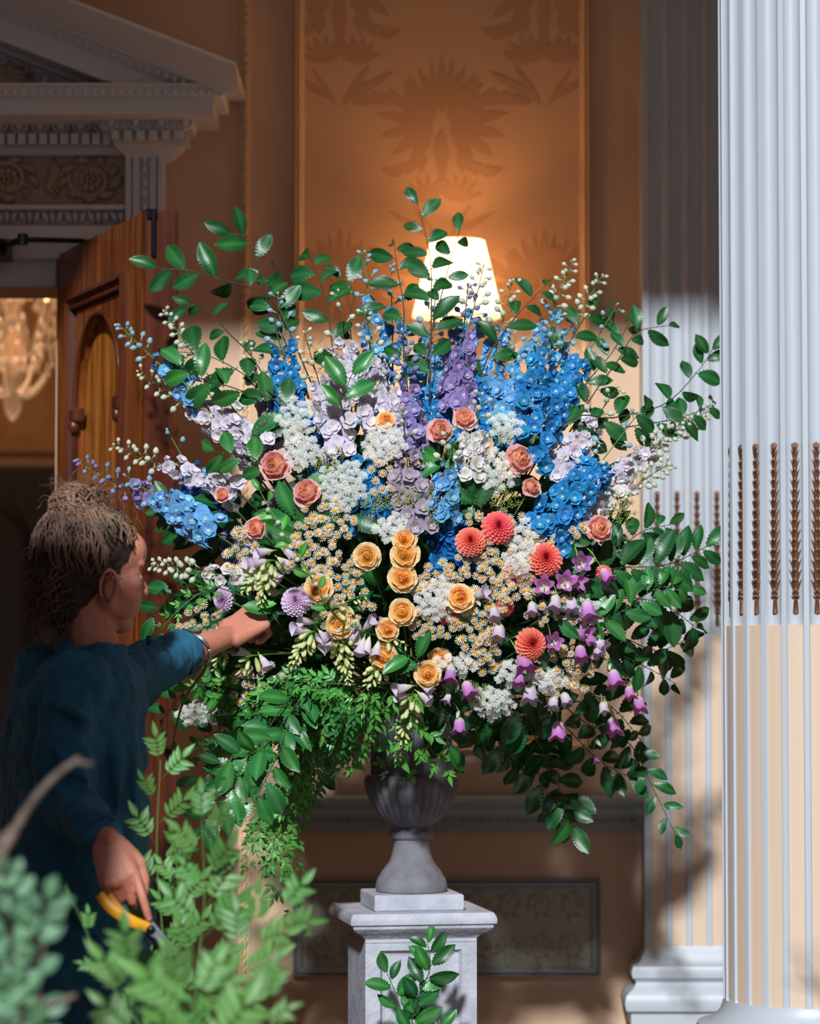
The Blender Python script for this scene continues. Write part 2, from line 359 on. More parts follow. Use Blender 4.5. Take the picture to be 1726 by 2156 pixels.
# chair rail
cr = MB(); x0 = X(545, WY-0.05); x1 = X(1356, WY-0.05); Yr = WY-0.05
cr.extrude([(WY, Z(1752, Yr)), (WY-0.012, Z(1752, Yr)), (WY-0.02, Z(1746, Yr)), (WY-0.022, Z(1744, Yr)), (WY-0.036, Z(1722, Yr)), (WY-0.046, Z(1718, Yr)), (WY-0.05, Z(1714, Yr)), (WY-0.05, Z(1702, Yr)), (WY-0.062, Z(1696, Yr)), (WY-0.07, Z(1688, Yr)), (WY-0.07, Z(1680, Yr)), (WY-0.06, Z(1677, Yr)), (WY, Z(1674, Yr))], x0, x1)
rail = struct('trim_5', cr, [M['dado']], 'auto')
ac = MB(); n = 44
for i in range(n):
    x = x0+(i+0.5)*(x1-x0)/n; s = 0.0085; z = (Z(1744, Yr)+Z(1722, Yr))/2
    for k in range(3): ac.ell((x+(k-1)*0.0052, WY-0.034, z+0.002*(k != 1)), (0.0034, 0.005, 0.0105-0.003*(k != 1)), n=6, m=5)
link('carved_leaf_band', ac.mesh('carved_leaf_band', [M['dado']]), rail)['kind'] = 'stuff'
# dado panel
mb, (bx0, bx1, bz0, bz1) = frame_bars('f', 618, 1262, 1850, 2058, 20, 0.03, None)
dp = struct('trim_6', mb, [M['dado']], 'auto')
q = MB(); q.box(bx0-0.003, bx1+0.003, WY-0.006, WY, bz0-0.003, bz1+0.003); rp_ = part('embossed_panel', q, [M['relief']], dp, False)
sc_ = MB(); R = random.Random(5)
for i in range(9):
    for j in range(2):
        cx = bx0+0.05+i*(bx1-bx0-0.1)/8; cz = bz0+0.05+j*(bz1-bz0-0.1); d = 1 if (i+j) % 2 else -1
        pts = [(cx+d*0.034*(1-t/22)*math.cos(t*0.5), WY-0.006, cz+0.042*(1-t/22)*math.sin(t*0.5)) for t in range(19)]
        sc_.tube(pts, [0.0042-0.00012*k for k in range(19)], 5)
        for k in range(6): a = k*1.05; sc_.tube([(cx+0.02*math.cos(a), WY-0.006, cz+0.024*math.sin(a)), (cx+0.046*math.cos(a+0.4), WY-0.006, cz+0.052*math.sin(a+0.4))], [0.005, 0.001], 5)
link('scroll_relief', sc_.mesh('scroll_relief', [M['relief']]), dp)['kind'] = 'stuff'
q = MB(); q.extrude([(WY, 0), (WY-0.04, 0), (WY-0.04, 0.16), (WY-0.02, 0.2), (WY, 0.21)], DX1+0.3, 3.2); struct('baseboard_back', q, [M['dado']])

# ---- door surround with pediment
ds = thing('door_surround', 'grey-white classical door surround with carved pediment at top left', 'door surround', (DX1+0.1, WY, 0))
W_ = [M['white']]; G_ = [M['grey']]
CXm = (DX0+DX1)/2
def mirx(x): return 2*CXm-x
# lintel, fascias
def band(name, py0, py1, prot, px1, mats, pxl=None, sm=False, at=None):
    q = MB(); Y = WY-prot; xb = P(px1, (py0+py1)/2, Y).x
    q.box(mirx(xb), xb, Y, WY, Z(py1, Y), Z(py0, Y), 0, 0.003); return part(name, q, mats, ds, sm)
band('fascia', 545, 603, 0.02, 118, G_); band('fascia', 505, 545, 0.045, 180, G_); band('fascia', 474, 505, 0.06, 262, W_)
band('leaf_band', 441, 474, 0.05, 262, G_); band('fascia', 430, 441, 0.075, 262, W_)
fz = band('frieze', 326, 430, 0.03, 264, [M['frieze']])
band('fascia', 306, 326, 0.065, 262, G_); band('fascia', 240, 306, 0.07, 264, G_)
xl, xr = mirx(X(345, WY, 400)), X(345, WY, 400)
# carved leaf band
q = MB(); Y = WY-0.055; za, zb_ = Z(471, Y), Z(443, Y); x = X(255, Y, 460)
while x > DX0-0.3:
    for k in (-1, 0, 1): q.tube([(x+k*0.012, Y, za), (x+k*0.02, Y-0.012, (za+zb_)/2), (x+k*0.028, Y-0.004, zb_)], [0.004, 0.009, 0.003], 5)
    x -= 0.062
part('carved_leaves', q, G_, ds, True)['kind'] = 'stuff'
# scroll relief of the frieze
q = MB(); Y = WY-0.034; zc = Z(378, Y)
for i, pxc in enumerate((190, 15, -160, -335, -510)):
    c = P(pxc, 378, Y); sg = 1 if i % 2 == 0 else -1; R0 = 0.062
    pts = []; rad = []
    for t in range(26):
        a = PI*0.9*sg+t*0.32*sg; r_ = R0*(1-t/34); pts.append((c.x+r_*math.cos(a), Y, c.z+0.9*r_*math.sin(a))); rad.append(0.0105-0.0002*t)
    q.tube(pts, rad, 6)
    for k in range(9):
        a = k*2*PI/9; q.ell((c.x+0.024*math.cos(a), Y-0.003, c.z+0.024*math.sin(a)), (0.010, 0.008, 0.010), n=7, m=5)
    for k in range(5): a = k*2*PI/5; q.ell((c.x+0.009*math.cos(a), Y-0.008, c.z+0.009*math.sin(a)), (0.006, 0.006, 0.006), n=6, m=5)
    for k in range(9):
        a = k*2*PI/9+0.2; q.tube([(c.x+0.058*math.cos(a), Y, c.z+0.052*math.sin(a)), (c.x+0.076*math.cos(a+0.3*sg), Y-0.008, c.z+0.056*math.sin(a+0.3*sg)), (c.x+0.088*math.cos(a+0.55*sg), Y, c.z+0.058*math.sin(a+0.6*sg))], [0.008, 0.012, 0.003], 6)
    for k in range(5):
        q.tube([(c.x-0.09+k*0.006, Y, c.z-0.05+0.012*k), (c.x-0.115+k*0.004, Y-0.01, c.z-0.02+0.014*k), (c.x-0.10, Y, c.z+0.01+0.012*k)], [0.004, 0.010, 0.002], 6)
link('acanthus_scroll', q.mesh('acanthus_scroll', [M['frieze']]), fz, Matrix.Identity(4))['kind'] = 'stuff'
# egg and dentil rows: each its own piece
eg = MB(); eg.ell((0, 0, 0), (0.0125, 0.012, 0.0165), n=10, m=7)
arc = [(0.0185*math.cos(a), -0.002, 0.021*math.sin(a)) for a in [math.radians(150+k*24) for k in range(11)]]
eg.tube(arc, 0.0035, 5); egm = eg.mesh('egg', [M['white']], True)
dn = MB(); dn.box(-0.0105, 0.0105, -0.02, 0.012, -0.0145, 0.0145, 0, 0.0012); dnm = dn.mesh('dentil', [M['white']], False)
def row(name, me, xa, xb, z, Y, step, dz=0.0, parent=ds, sc3=(1, 1, 1)):
    n = int(abs(xb-xa)/step); s = (xb-xa)/max(n, 1)
    for i in range(n+1):
        x = xa+i*s
        m4 = T(V((x, Y, z+dz*(x-xa)))-V(parent.location))
        if dz: m4 = m4 @ Matrix.Rotation(-math.atan(dz), 4, 'Y')
        link(name, me, parent, m4 @ Matrix.Diagonal((*sc3, 1)))
Y = WY-0.084; row('egg', egm, X(215, Y, 262), X(-220, Y, 262), Z(262, Y), Y, 0.0545, sc3=(1.2, 1.1, 1.05))
row('dentil', dnm, X(226, Y, 294), X(-220, Y, 294), Z(294, Y), Y, 0.0283)
# capital block over the side strip
q = MB(); Yc = WY-0.16
a, b = X(212, Yc, 255), X(400, Yc, 255)
q.box(a, b, Yc+0.01, WY, Z(272, Yc), Z(240, Yc), 0, 0.004)
a2, b2 = X(234, Yc, 280), X(380, Yc, 280); q.box(a2, b2, Yc+0.03, WY, Z(296, Yc), Z(272, Yc))
q.rect((a2+b2)/2, WY, (b2-a2)/2-0.03, 0.07, [(-0.012, Z(322, Yc)), (0.0, Z(318, Yc)), (0.008, Z(310, Yc)), (0.026, Z(300, Yc)), (0.03, Z(294, Yc))])
cb = part('capital_block', q, W_, ds, False)
row('egg', egm, X(233, Yc, 255), X(390, Yc, 255), Z(256, Yc), Yc, 0.051); row('dentil', dnm, X(243, Yc, 284), X(376, Yc, 284), Z(284, Yc), Yc+0.012, 0.0283, sc3=(1, 1, 0.85))
for k in range(3):
    link('egg', egm, ds, T(V((b, WY-0.04-0.045*k, Z(256, Yc)))-V(ds.location)) @ Matrix.Rotation(PI/2, 4, 'Z'))
    link('dentil', dnm, ds, T(V((b2-0.004, WY-0.03-0.04*k, Z(284, Yc)))-V(ds.location)) @ Matrix.Rotation(PI/2, 4, 'Z'))
# fluted strip
q = MB(); Ys = WY-0.075; a, b = X(264, Ys, 400), X(344, Ys, 400)
q.box(a, b, Ys+0.018, WY, 0, Z(318, Ys)); w_ = b-a
for f0, f1, pr in ((0, 0.14, 0.0), (0.2, 0.36, 0.006), (0.64, 0.8, 0.006), (0.86, 1, 0.0)):
    q.box(a+f0*w_, a+f1*w_, Ys+pr, Ys+0.02, 0, Z(320, Ys), 0, 0.003)
part('side_strip', q, W_, ds, False)
q = MB(); zz = Z(330, Ys); 
while zz > 2.3:
    q.ell(((a+b)/2, Ys+0.012, zz), (0.009, 0.009, 0.016), n=8, m=6); q.ell(((a+b)/2, Ys+0.012, zz-0.022), (0.006, 0.007, 0.005), n=8, m=5); zz -= 0.034
part('bead_drop', q, W_, ds, True)['kind'] = 'stuff'
# horizontal cornice
Yk = WY-0.25; xe = X(448, Yk, 225)
q = MB(); q.extrude([(WY, Z(240, Yk)), (Yk, Z(240, Yk)), (Yk, Z(207, Yk)), (Yk-0.012, Z(205, Yk)), (Yk-0.022, Z(187, Yk)), (Yk-0.03, Z(184, Yk)), (Yk-0.03, Z(179, Yk)), (WY, Z(176, Yk))], mirx(xe), xe)
q.box(xe-0.001, xe+0.028, Yk-0.02, WY, Z(206, Yk), Z(180, Yk), 0, 0.004)
part('horizontal_cornice', q, W_, ds, 'auto')
# raking cornices
SL = 0.389
Yt = 7.5
pe = P(497, 131, Yt); xt = pe.x
def rk(py_off, Yp): return pe.z-(py_off/FPX*Yp)
prof = [(WY, rk(2, Yt)), (Yt, pe.z), (Yt, rk(8, Yt)), (Yt+0.012, rk(12, Yt)), (Yt+0.035, rk(24, Yt)), (Yt+0.075, rk(36, Yt)), (Yt+0.10, rk(48, Yt)), (Yt+0.11, rk(54, Yt)),
        (Yt+0.11, rk(58, Yt)), (Yt+0.125, rk(60, Yt)), (Yt+0.14, rk(76, Yt)), (Yk, rk(80, Yk)), (Yk, rk(126, Yk)), (WY, rk(126, Yk))]
for sgn in (1, -1):
    q = MB(); xa = xt if sgn > 0 else mirx(xt)
    NS = 26; zlow = Z(178, Yk)+0.002
    q.rings([[(xa+(CXm-xa)*u_, y, max(z+SL*abs(CXm-xa)*u_, zlow if y > Yt+0.13 else -9, (zlow-0.03) if y > Yt+0.09 else -9)) for y, z in prof] for u_ in [(k_/NS)**1.6 for k_ in range(NS+1)]], cap=True)
    part('raking_cornice', q, W_, ds, 'auto')
# carved band under the cyma, plus eggs and dentils along the rake
q = MB()
n = 46
for i in range(n):
    x = xt-0.10-i*0.0235; z = rk(68, Yt)+SL*(xt-x)
    q.ell((x, Yt+0.131, z), (0.0085, 0.007, 0.0105), n=6, m=5)
for i in range(60):
    x = xe-0.01-i*0.0235; q.ell((x, Yk-0.018, Z(196, Yk)), (0.0085, 0.007, 0.0105), n=6, m=5)
part('carved_leaf_course', q, W_, ds, True)['kind'] = 'stuff'
Ye = WY-0.12
q = MB(); zb0 = rk(126, Yk)
for prt, h0, h1 in ((0.13, 0, 0.012), (0.10, 0.012, 0.062), (0.075, 0.062, 0.115), (0.05, 0.115, 0.13)):
    q.rings([[(x, y, zb0-hh+SL*(xt-x)) for y, hh in ((WY, h0), (WY-prt, h0), (WY-prt, h1), (WY, h1))] for x in (X(330, WY-prt, 190), CXm)], cap=True)
part('raking_bed_mould', q, G_, ds, 'auto')
xs = X(270, Ye, 170)
row('egg', egm, xs, CXm+0.1, zb0-0.038+SL*(xt-xs), WY-0.105, 0.0545, dz=-SL, sc3=(1.05, 1, 1.1))
xs = X(215, Ye, 170)
row('dentil', dnm, xs, CXm+0.1, zb0-0.088+SL*(xt-xs), WY-0.085, 0.0283, dz=-SL, sc3=(1, 1, 1.15))
q = MB(); q.rings([[(X(330, WY, 180), y, Z(180, WY)), (CXm, y, Z(180, WY)), (CXm, y, Z(180, WY)+SL*(X(330, WY, 180)-CXm))] for y in (WY-0.03, WY)], cap=True)
part('tympanum', q, [M['grey']], ds, False)
q = MB(); c = P(8, 172, WY-0.12)
for k in range(9):
    a = math.radians(-20+k*28); q.tube([c, c+V((0.045*math.cos(a), -0.02, 0.04*math.sin(a))), c+V((0.082*math.cos(a-0.3), 0, 0.045*math.sin(a-0.2)))], [0.012, 0.014, 0.004], 7)
q.ell(c, (0.03, 0.03, 0.03)); q.tube([c+V((-0.1, 0.03, -0.01)), c+V((0.06, 0.03, -0.022))], 0.02, 8)
part('carved_foliage', q, [M['frieze']], ds, True)
# ---- door leaf, hinged at the right jamb and standing open towards the room
hg = P(121, 800, WY-0.02); hx, hy = hg.x, WY-0.03
fe = P(302, 800, 7.1)
ux = V((fe.x-hx, fe.y-hy, 0)); DW = ux.length; ux.normalize(); DH = Z(532, WY)
door = tag(link('door_1', None), kind='structure'); door.location = (hx, hy, 0.01); door.rotation_euler = (0, 0, math.atan2(ux.y, ux.x))
# local frame: +x along the leaf, visible face is local -y
def vis(y): return y
DT = 0.045; DZt = DH-0.02
def dpart(name, q, mats, sm=False): return link(name, q.mesh(name, mats, sm), door)
S = -1  # visible side sign, set below
nrm = V((-ux.y, ux.x, 0));  # local +y
S = 1 if nrm.dot(-hg) > 0 else -1
def dbox(q, x0, x1, z0, z1, y0, y1, bev=0.0):
    ya, yb = sorted((S*y0, S*y1)); q.box(x0, x1, ya, yb, z0, z1, 0, bev)
st = 0.15
for nm, a_ in (('stile', (0, st*0.8)), ('stile', (DW-st, DW))):
    q = MB(); dbox(q, a_[0], a_[1], 0, DZt, -DT, 0, 0.002); dpart(nm, q, [M['door']])
for z0, z1 in ((DZt-0.13, DZt), (0.95, 1.1), (0, 0.22)):
    q = MB(); dbox(q, st*0.8, DW-st, z0, z1, -DT, 0); dpart('rail', q, [M['door']])
def panel(z0, z1, arch):
    x0, x1 = st*0.8, DW-st; q = MB(); dbox(q, x0, x1, z0, z1, -DT+0.006, -0.03); dpart('panel', q, [M['door2']])
    q = MB()
    for k, (o_, h_) in enumerate(((0.0, -0.002), (0.012, 0.012), (0.03, 0.004), (0.042, 0.008), (0.05, -0.02))):
        pass
    rr = [[(x0+o_, S*h_, z0+o_), (x1-o_, S*h_, z0+o_), (x1-o_, S*h_, z1-o_), (x0+o_, S*h_, z1-o_)] for o_, h_ in ((0, -0.02), (0, 0.006), (0.014, 0.016), (0.026, 0.004), (0.038, 0.010), (0.046, -0.028))]
    q.rings(rr); dpart('panel_moulding', q, [M['doordark']], 'auto')
    if arch:
        xa, xb = x0+0.046, x1-0.046; cx = (xa+xb)/2; r = (xb-xa)/2-0.014; zc = z1-0.085-r; q = MB()
        # board with an arched opening
        out = []; inn = []
        for i in range(25):
            a = PI*i/24; inn.append((cx+r*math.cos(a), zc+r*1.05*math.sin(a)))
            ca, sa = math.cos(a), math.sin(a); k = min((xb-cx)/max(abs(ca), 1e-6), (z1-0.046-zc)/max(sa, 1e-6)); out.append((cx+k*ca, zc+k*sa))
        inn = [(cx+r, z0+0.05)]+inn+[(cx-r, z0+0.05)]; out = [(xb, z0+0.05)]+out+[(xa, z0+0.05)]
        for y0, y1 in ((-0.004, -0.028),):
            q.rings([[(x, S*y1, z) for x, z in inn], [(x, S*y0, z) for x, z in inn], [(x, S*y0, z) for x, z in out]], closed=False)
        dpart('arched_board', q, [M['door']], 'auto')
        q = MB(); q.tube([(x, S*-0.001, z) for x, z in inn], 0.007, 6); dpart('arch_bead', q, [M['doordark']], True)
        for sx in (-1, 1):
            q = MB(); q.box(cx+sx*(r-0.012)-0.022, cx+sx*(r-0.012)+0.022, *sorted((S*-0.02, S*0.012)), zc-0.04, zc+0.0, 0, 0.006)
            q.ell((cx+sx*(r-0.012), S*0.004, zc-0.05), (0.014, 0.014, 0.02)); dpart('bracket', q, [M['doordark']], 'auto')
panel(1.1, DZt-0.13, True); panel(0.22, 0.95, False)
# meeting edge: two rebated steps on the free edge
q = MB(); q.box(DW, DW+0.006, *sorted((S*0.0, S*-DT)), 0, DZt, 0, 0.001)
q.box(DW-0.02, DW+0.004, *sorted((S*-DT, S*(-DT-0.042))), 0, DZt+0.006, 0, 0.004)
dpart('rebated_edge', q, [M['doordark']])
q = MB(); q.box(DW-0.03, DW+0.012, *sorted((S*-0.004, S*-0.03)), DZt-0.02, DZt+0.006, 0, 0.002); q.tube([(DW+0.012, S*-0.02, DZt-0.11), (DW+0.012, S*-0.02, DZt+0.004)], 0.006, 8)
dpart('flush_bolt', q, [M['black']], 'auto')
# closer arm
q = MB(); e1 = P(-5, 522, 7.78); e2 = P(48, 504, 7.55); e3 = P(176, 507, 7.70)
dc = thing('door_closer', 'black jointed door closer arm above the open wooden door', 'door closer', e1)
q.tube([e1, e2], 0.009, 8); part('arm', q, [M['black']], dc, True)
q = MB(); q.tube([e2, e3], 0.007, 8); part('arm', q, [M['black']], dc, True)
q = MB(); q.lathe([(0.001, -0.014), (0.014, -0.014), (0.014, 0.014), (0.001, 0.014)], 14, c=e2); part('joint', q, [M['black']], dc)
q = MB(); q.box(e1.x-0.06, e1.x+0.03, 7.74, WY-0.02, e1.z-0.025, e1.z+0.02, 0, 0.004); part('mounting_bracket', q, [M['black']], dc)

# ---- chandelier in the next room
CY = 10.3; cc = P(28, 640, CY)
cd = thing('chandelier', 'crystal chandelier with lit candle bulbs seen through the doorway', 'chandelier', (cc.x, CY, cc.z))
q = MB(); q.tube([(cc.x, CY, cc.z+0.1), (cc.x, CY, ZC)], 0.008, 6); part('chain', q, [M['brass']], cd)
q = MB(); q.lathe([(0.004, -0.42), (0.02, -0.40), (0.035, -0.36), (0.012, -0.30), (0.03, -0.2), (0.06, -0.14), (0.05, -0.08), (0.015, -0.04), (0.02, 0.05), (0.045, 0.1), (0.01, 0.16), (0.008, 0.4)], 20, c=cc); part('glass_shaft', q, [M['glass']], cd)
dr = MB(); dr.lathe([(0.0005, -0.02), (0.006, -0.012), (0.009, 0.0), (0.004, 0.012), (0.0008, 0.02)], 6); drm = dr.mesh('glass_drop', [M['glass']], False)
bl = MB(); bl.lathe([(0.004, 0), (0.011, 0.012), (0.012, 0.022), (0.007, 0.04), (0.001, 0.055)], 10); blm = bl.mesh('candle_bulb', [M['bulb']])
R = random.Random(2)
for k in range(8):
    a = 2*PI*k/8+0.28; c, s = math.cos(a), math.sin(a); RR = 0.19
    q = MB(); pts = [(cc.x+c*RR*t, CY+s*RR*t, cc.z-0.10-0.14*math.sin(t*PI)*(1-t*0.5)+0.13*t*t) for t in [i/10 for i in range(11)]]
    q.tube(pts, 0.007, 6); part('glass_arm', q, [M['glass']], cd)
    tip = V(pts[-1]); q = MB(); q.lathe([(0.002, -0.01), (0.03, 0.0), (0.034, 0.008), (0.012, 0.012), (0.010, 0.05), (0.001, 0.05)], 14, c=tip); part('drip_pan', q, [M['glass']], cd)
    link('candle_bulb', blm, cd, T(tip+V((0, 0, 0.05))-V(cd.location)))
    for j in range(12):
        t = j/11; p = V(pts[min(10, int(t*10))])+V((R.uniform(-.01, .01), R.uniform(-.01, .01), -0.03-R.random()*0.02)); link('glass_drop', drm, cd, T(p-V(cd.location)))
    for j in range(6): b = a+j*0.13; link('glass_drop', drm, cd, T(V((0.036*math.cos(b*6), 0.036*math.sin(b*6), -0.02))+tip-V(cd.location)))
    for j in range(10):
        t = j/9; b = a+0.39; p = V((math.cos(b)*(0.05+0.14*t), math.sin(b)*(0.05+0.14*t), -0.32+0.24*t*t)); link('glass_drop', drm, cd, T(p))

# ---- fluted pilaster and column
husk = MB(); nn = 15
for j, (r0, z) in enumerate(((0.45, 0.0), (0.62, 0.25), (0.8, 0.55), (1.0, 0.85), (1.12, 1.0))): pass
rr = []
for r_, z in ((0.42, 0.0), (0.55, 0.2), (0.66, 0.45), (0.82, 0.75), (1.0, 1.0)):
    ring = []
    for k in range(nn):
        a = PI+PI*k/(nn-1); fl_ = 1+0.10*math.cos(a*10)*(0.4+z); tipz = 0.22*math.cos(a*10)*(z**2)
        ring.append((0.0085*r_*fl_*math.cos(a)*1.5, 0.0075*r_*fl_*math.sin(a), 0.022*(z+tipz)))
    rr.append(ring)
husk.rings(rr, closed=False)
husk.ell((0, -0.003, 0.002), (0.0042, 0.005, 0.005), n=8, m=5)
huskm = husk.mesh('husk', [M['gilt']])
hb = MB(); hb.rings([[(x*wd*1.3, -y_, z) for x, y_ in ((-1, 0), (-0.6, 0.005), (0, 0.007), (0.6, 0.005), (1, 0))] for wd, z in ((0.0052, 0.0), (0.0042, 0.018), (0.003, 0.03))], closed=False)
for x, z in ((0, 0.036), (-0.005, 0.034), (0.005, 0.034), (-0.004, 0.043), (0.004, 0.043), (0, 0.046)): hb.ell((x, -0.004, z), (0.0036, 0.004, 0.0036), n=8, m=6)
hbm = hb.mesh('husk_stem', [M['gilt']])
ht = MB()
for a in (-0.7, -0.35, 0, 0.35, 0.7): ht.tube([(0, -0.003, 0), (0.006*math.sin(a), -0.004, 0.009*math.cos(a)), (0.011*math.sin(a), -0.003, 0.017*math.cos(a))], [0.0022, 0.0026, 0.0004], 5)
htm = ht.mesh('husk_tip', [M['gilt']])
def husk_chain(root, m4, zb, zt):
    """m4: flute frame (origin at flute back, -Y outward)"""
    link('husk_stem', hbm, root, m4 @ T((0, 0, zb)))
    z = zb+0.046; n = 14; tot = zt-0.02-z; k = 0
    for k in range(n):
        s = 1.18-0.45*k/(n-1); link('husk', huskm, root, m4 @ T((0, 0, z)) @ Matrix.Diagonal((s, s, 1.0*tot/n/0.0225, 1))); z += tot/n
    link('husk_tip', htm, root, m4 @ T((0, 0, z)))
US = [-.5, -.385, -.37, -.34, -.27, -.18, -.09, 0, .09, .18, .27, .34, .37, .385]
def flute_profile(u, z, zb, zm, zt, span):
    """returns (u', depth fraction, cabled?)"""
    hw = 0.37; rad = hw*span; k = 1.0; zc_ = zm-0.012
    if z < zb or z > zt: return u, 0.0, 'gap'
    g = 0.0 if abs(u) > 0.372 else math.sqrt(max(0, 1-(u/0.372)**2))
    d = min(z-zb, zt-z)
    if d < rad: k = math.sqrt(max(0.0, 1-(1-d/rad)**2))
    uu = u*k if abs(u) <= 0.385 else u
    if z > zc_: return uu, g*min(1, k*1.5), 'open'
    return uu, min(1.0, g*2.2)*min(1, k*1.5), 'cable'
def zlist(zb, zm, zt, z0, z1, span):
    rad = 0.37*span; L_ = [z0, zb-0.002, zb]
    L_ += [zb+rad*t for t in (0.02, 0.08, 0.2, 0.36, 0.56, 0.8, 1.0)]
    L_ += [zm-0.018, zm-0.0155, zm-0.013, zm-0.0119, zm+0.0119, zm+0.013, zm+0.0155, zm+0.018]
    L_ += [zt-rad*t for t in (1.0, 0.8, 0.56, 0.36, 0.2, 0.08, 0.02)]+[zt, zt+0.002, z1]
    return sorted(L_)
# column
cY = 6.11; cX = P(1697, 1300, cY).x; cR = 0.178; span = 2*PI*cR/24
col = thing('column', 'white fluted column with peach-painted lower flutes at right edge', 'column', (cX, cY, 0))
zb, zm, zt = Z(2134, 5.94), Z(1303, 5.94), 3.25
zh1 = Z(926, 5.94)
zz = zlist(zb, zm, zt, zb-0.02, 3.29, span)
vs = []; fs = []; ms = []; q = MB(); rings_ = []
nF = 24
for z in zz:
    ring = []
    for f in range(nF):
        for u in US:
            uu, g, seg = flute_profile(u, z, zb, zm, zt, span)
            tp = 1.0
            r = cR*tp-(0.0125*g if seg == 'open' else 0.0045*g)
            a = (f+uu)*2*PI/nF-PI/2
            ring.append((r*math.cos(a), r*math.sin(a), z))
    rings_.append(ring)
n = len(rings_[0]); q.rings(rings_, cap=True)
for i, f in enumerate(q.f[:-2]):
    iz = i//n; j = i % n; u = US[j % len(US)]; zc = (zz[iz]+zz[iz+1])/2
    if zb < zc < zm-0.012 and -0.345 < u < 0.335: q.m[i] = 1
part('shaft', q, [M['column'], M['peach']], col, 'auto', world=False)
q = MB(); q.lathe([(0.26, 0.30), (0.26, 0.36)], 4) if False else None
q = MB(); z0 = zb-0.02
q.lathe([(0.24, z0-0.17), (0.262, z0-0.155), (0.272, z0-0.13), (0.262, z0-0.105), (0.236, z0-0.095), (0.222, z0-0.088), (0.215, z0-0.07), (0.22, z0-0.055), (0.232, z0-0.05), (0.238, z0-0.035), (0.232, z0-0.018), (0.205, z0-0.012), (0.196, z0-0.004), (0.186, z0+0.006), (0.18, z0+0.02), (cR, z0+0.03)], 64)
part('base', q, [M['column']], col, 'auto', world=False)
q = MB(); q.box(-0.28, 0.28, -0.28, 0.28, 0.06, z0-0.168, 0, 0.004); q.box(-0.31, 0.31, -0.31, 0.31, 0, 0.06, 0, 0.01); part('plinth', q, [M['column']], col, False, world=False)
q = MB(); q.lathe([(cR, 3.28), (0.19, 3.285), (0.195, 3.295), (0.185, 3.305), (0.18, 3.32), (0.2, 3.34), (0.225, 3.36), (0.23, 3.38)], 48); q.box(-0.25, 0.25, -0.19, 0.19, 3.38, 3.43, 0, 0.005); part('capital', q, [M['column']], col, 'auto', world=False)
for f in range(-8, 9):
    a = f*2*PI/24; m4 = Matrix.Rotation(a, 4, 'Z') @ T((0, -(cR-0.0125), 0)); husk_chain(col, m4, zm+0.012, zh1)
# pilaster
pY = WY-0.12; pil = thing('pilaster', 'flat fluted pilaster with bronze husks on back wall beside the column', 'column', (P(1356, 1600, pY).x, pY, 0))
sp = 42/FPX*pY; m0 = 30/FPX*pY; pw = 2*m0+6*sp
zb, zm, zt = Z(2011, pY), Z(1326, pY), 3.7; zh1 = Z(1030, pY)
zz = zlist(zb, zm, zt, zb-0.02, 3.8, sp); q = MB(); rings_ = []
for z in zz:
    ring = [(0, 0.12, z), (0, 0.001, z), (0.001, 0, z)]
    for f in range(7):
        for u in US:
            uu, g, seg = flute_profile(u, z, zb, zm, zt, sp)
            ring.append((m0+(f+uu)*sp, 0.0115*g if seg == 'open' else 0.004*g, z))
    ring += [(pw, 0, z), (pw, 0.12, z)]
    rings_.append(ring)
n = len(rings_[0]); q.rings(rings_, cap=True)
for i in range(len(q.f)-2):
    iz = i//n; j = i % n-3; u = US[j % len(US)]; zc = (zz[iz]+zz[iz+1])/2
    if 0 <= j < 7*len(US) and zb < zc < zm-0.012 and -0.345 < u < 0.335: q.m[i] = 1
part('shaft', q, [M['column'], M['peach']], pil, 'auto', world=False)
for f in range(7): husk_chain(pil, T((m0+f*sp, 0.0115, 0)), zm+0.012, zh1)
q = MB(); zq = lambda y: Z(y, pY-0.04)
q.rect(pw/2, 0.12, pw/2-0.004, 0.12, [(0.03, zq(2175)), (0.045, zq(2160)), (0.045, zq(2135)), (0.058, zq(2128)), (0.062, zq(2112)), (0.058, zq(2096)), (0.045, zq(2086)), (0.036, zq(2080)), (0.03, zq(2070)), (0.034, zq(2063)), (0.04, zq(2060)), (0.043, zq(2048)), (0.038, zq(2036)), (0.022, zq(2030)), (0.018, zq(2026)), (0.014, zq(2018)), (0.004, zq(2004)), (0.0, zq(1996))])
part('base', q, [M['column']], pil, 'auto', world=False)
q = MB(); q.rect(pw/2, 0.12, pw/2+0.045, 0.16, [(0, 0), (0, zq(2172))]); part('plinth', q, [M['column']], pil, False, world=False)

# ---- pedestal
pedc = P(866, 1900, 6.95); RZ = math.radians(10)
ped = thing('pedestal', 'chipped white square pedestal with recessed front panel', 'pedestal', (pedc.x, 6.95, 0), rz=RZ)
pz = lambda y: Z(y, 6.78)
top = pz(1924)
q = MB(); q.rect(0, 0, 0.132, 0.132, [(0, pz(1988)-0.001), (0.0, pz(1980)), (0.006, pz(1974)), (0.016, pz(1968)), (0.026, pz(1962)), (0.033, pz(1956)), (0.034, pz(1950)), (0.040, pz(1947)), (0.041, pz(1938)), (0.039, pz(1932)), (0.034, top)])
part('cap', q, [M['pedestal']], ped, 'auto', world=False)
q = MB(); zt_ = pz(1987); x_ = 0.132; pn = 0.085; zp = pz(2010)
rr = lambda s, y: [(-s, y, 0.14), (s, y, 0.14), (s, y, zp), (-s, y, zp)]
q.rect(0, 0, x_, x_-0.001, [(0.03, 0), (0.03, 0.1), (0, 0.11)])
outer = lambda y, s=x_: [(-s, y, 0.1), (s, y, 0.1), (s, y, zt_), (-s, y, zt_)]
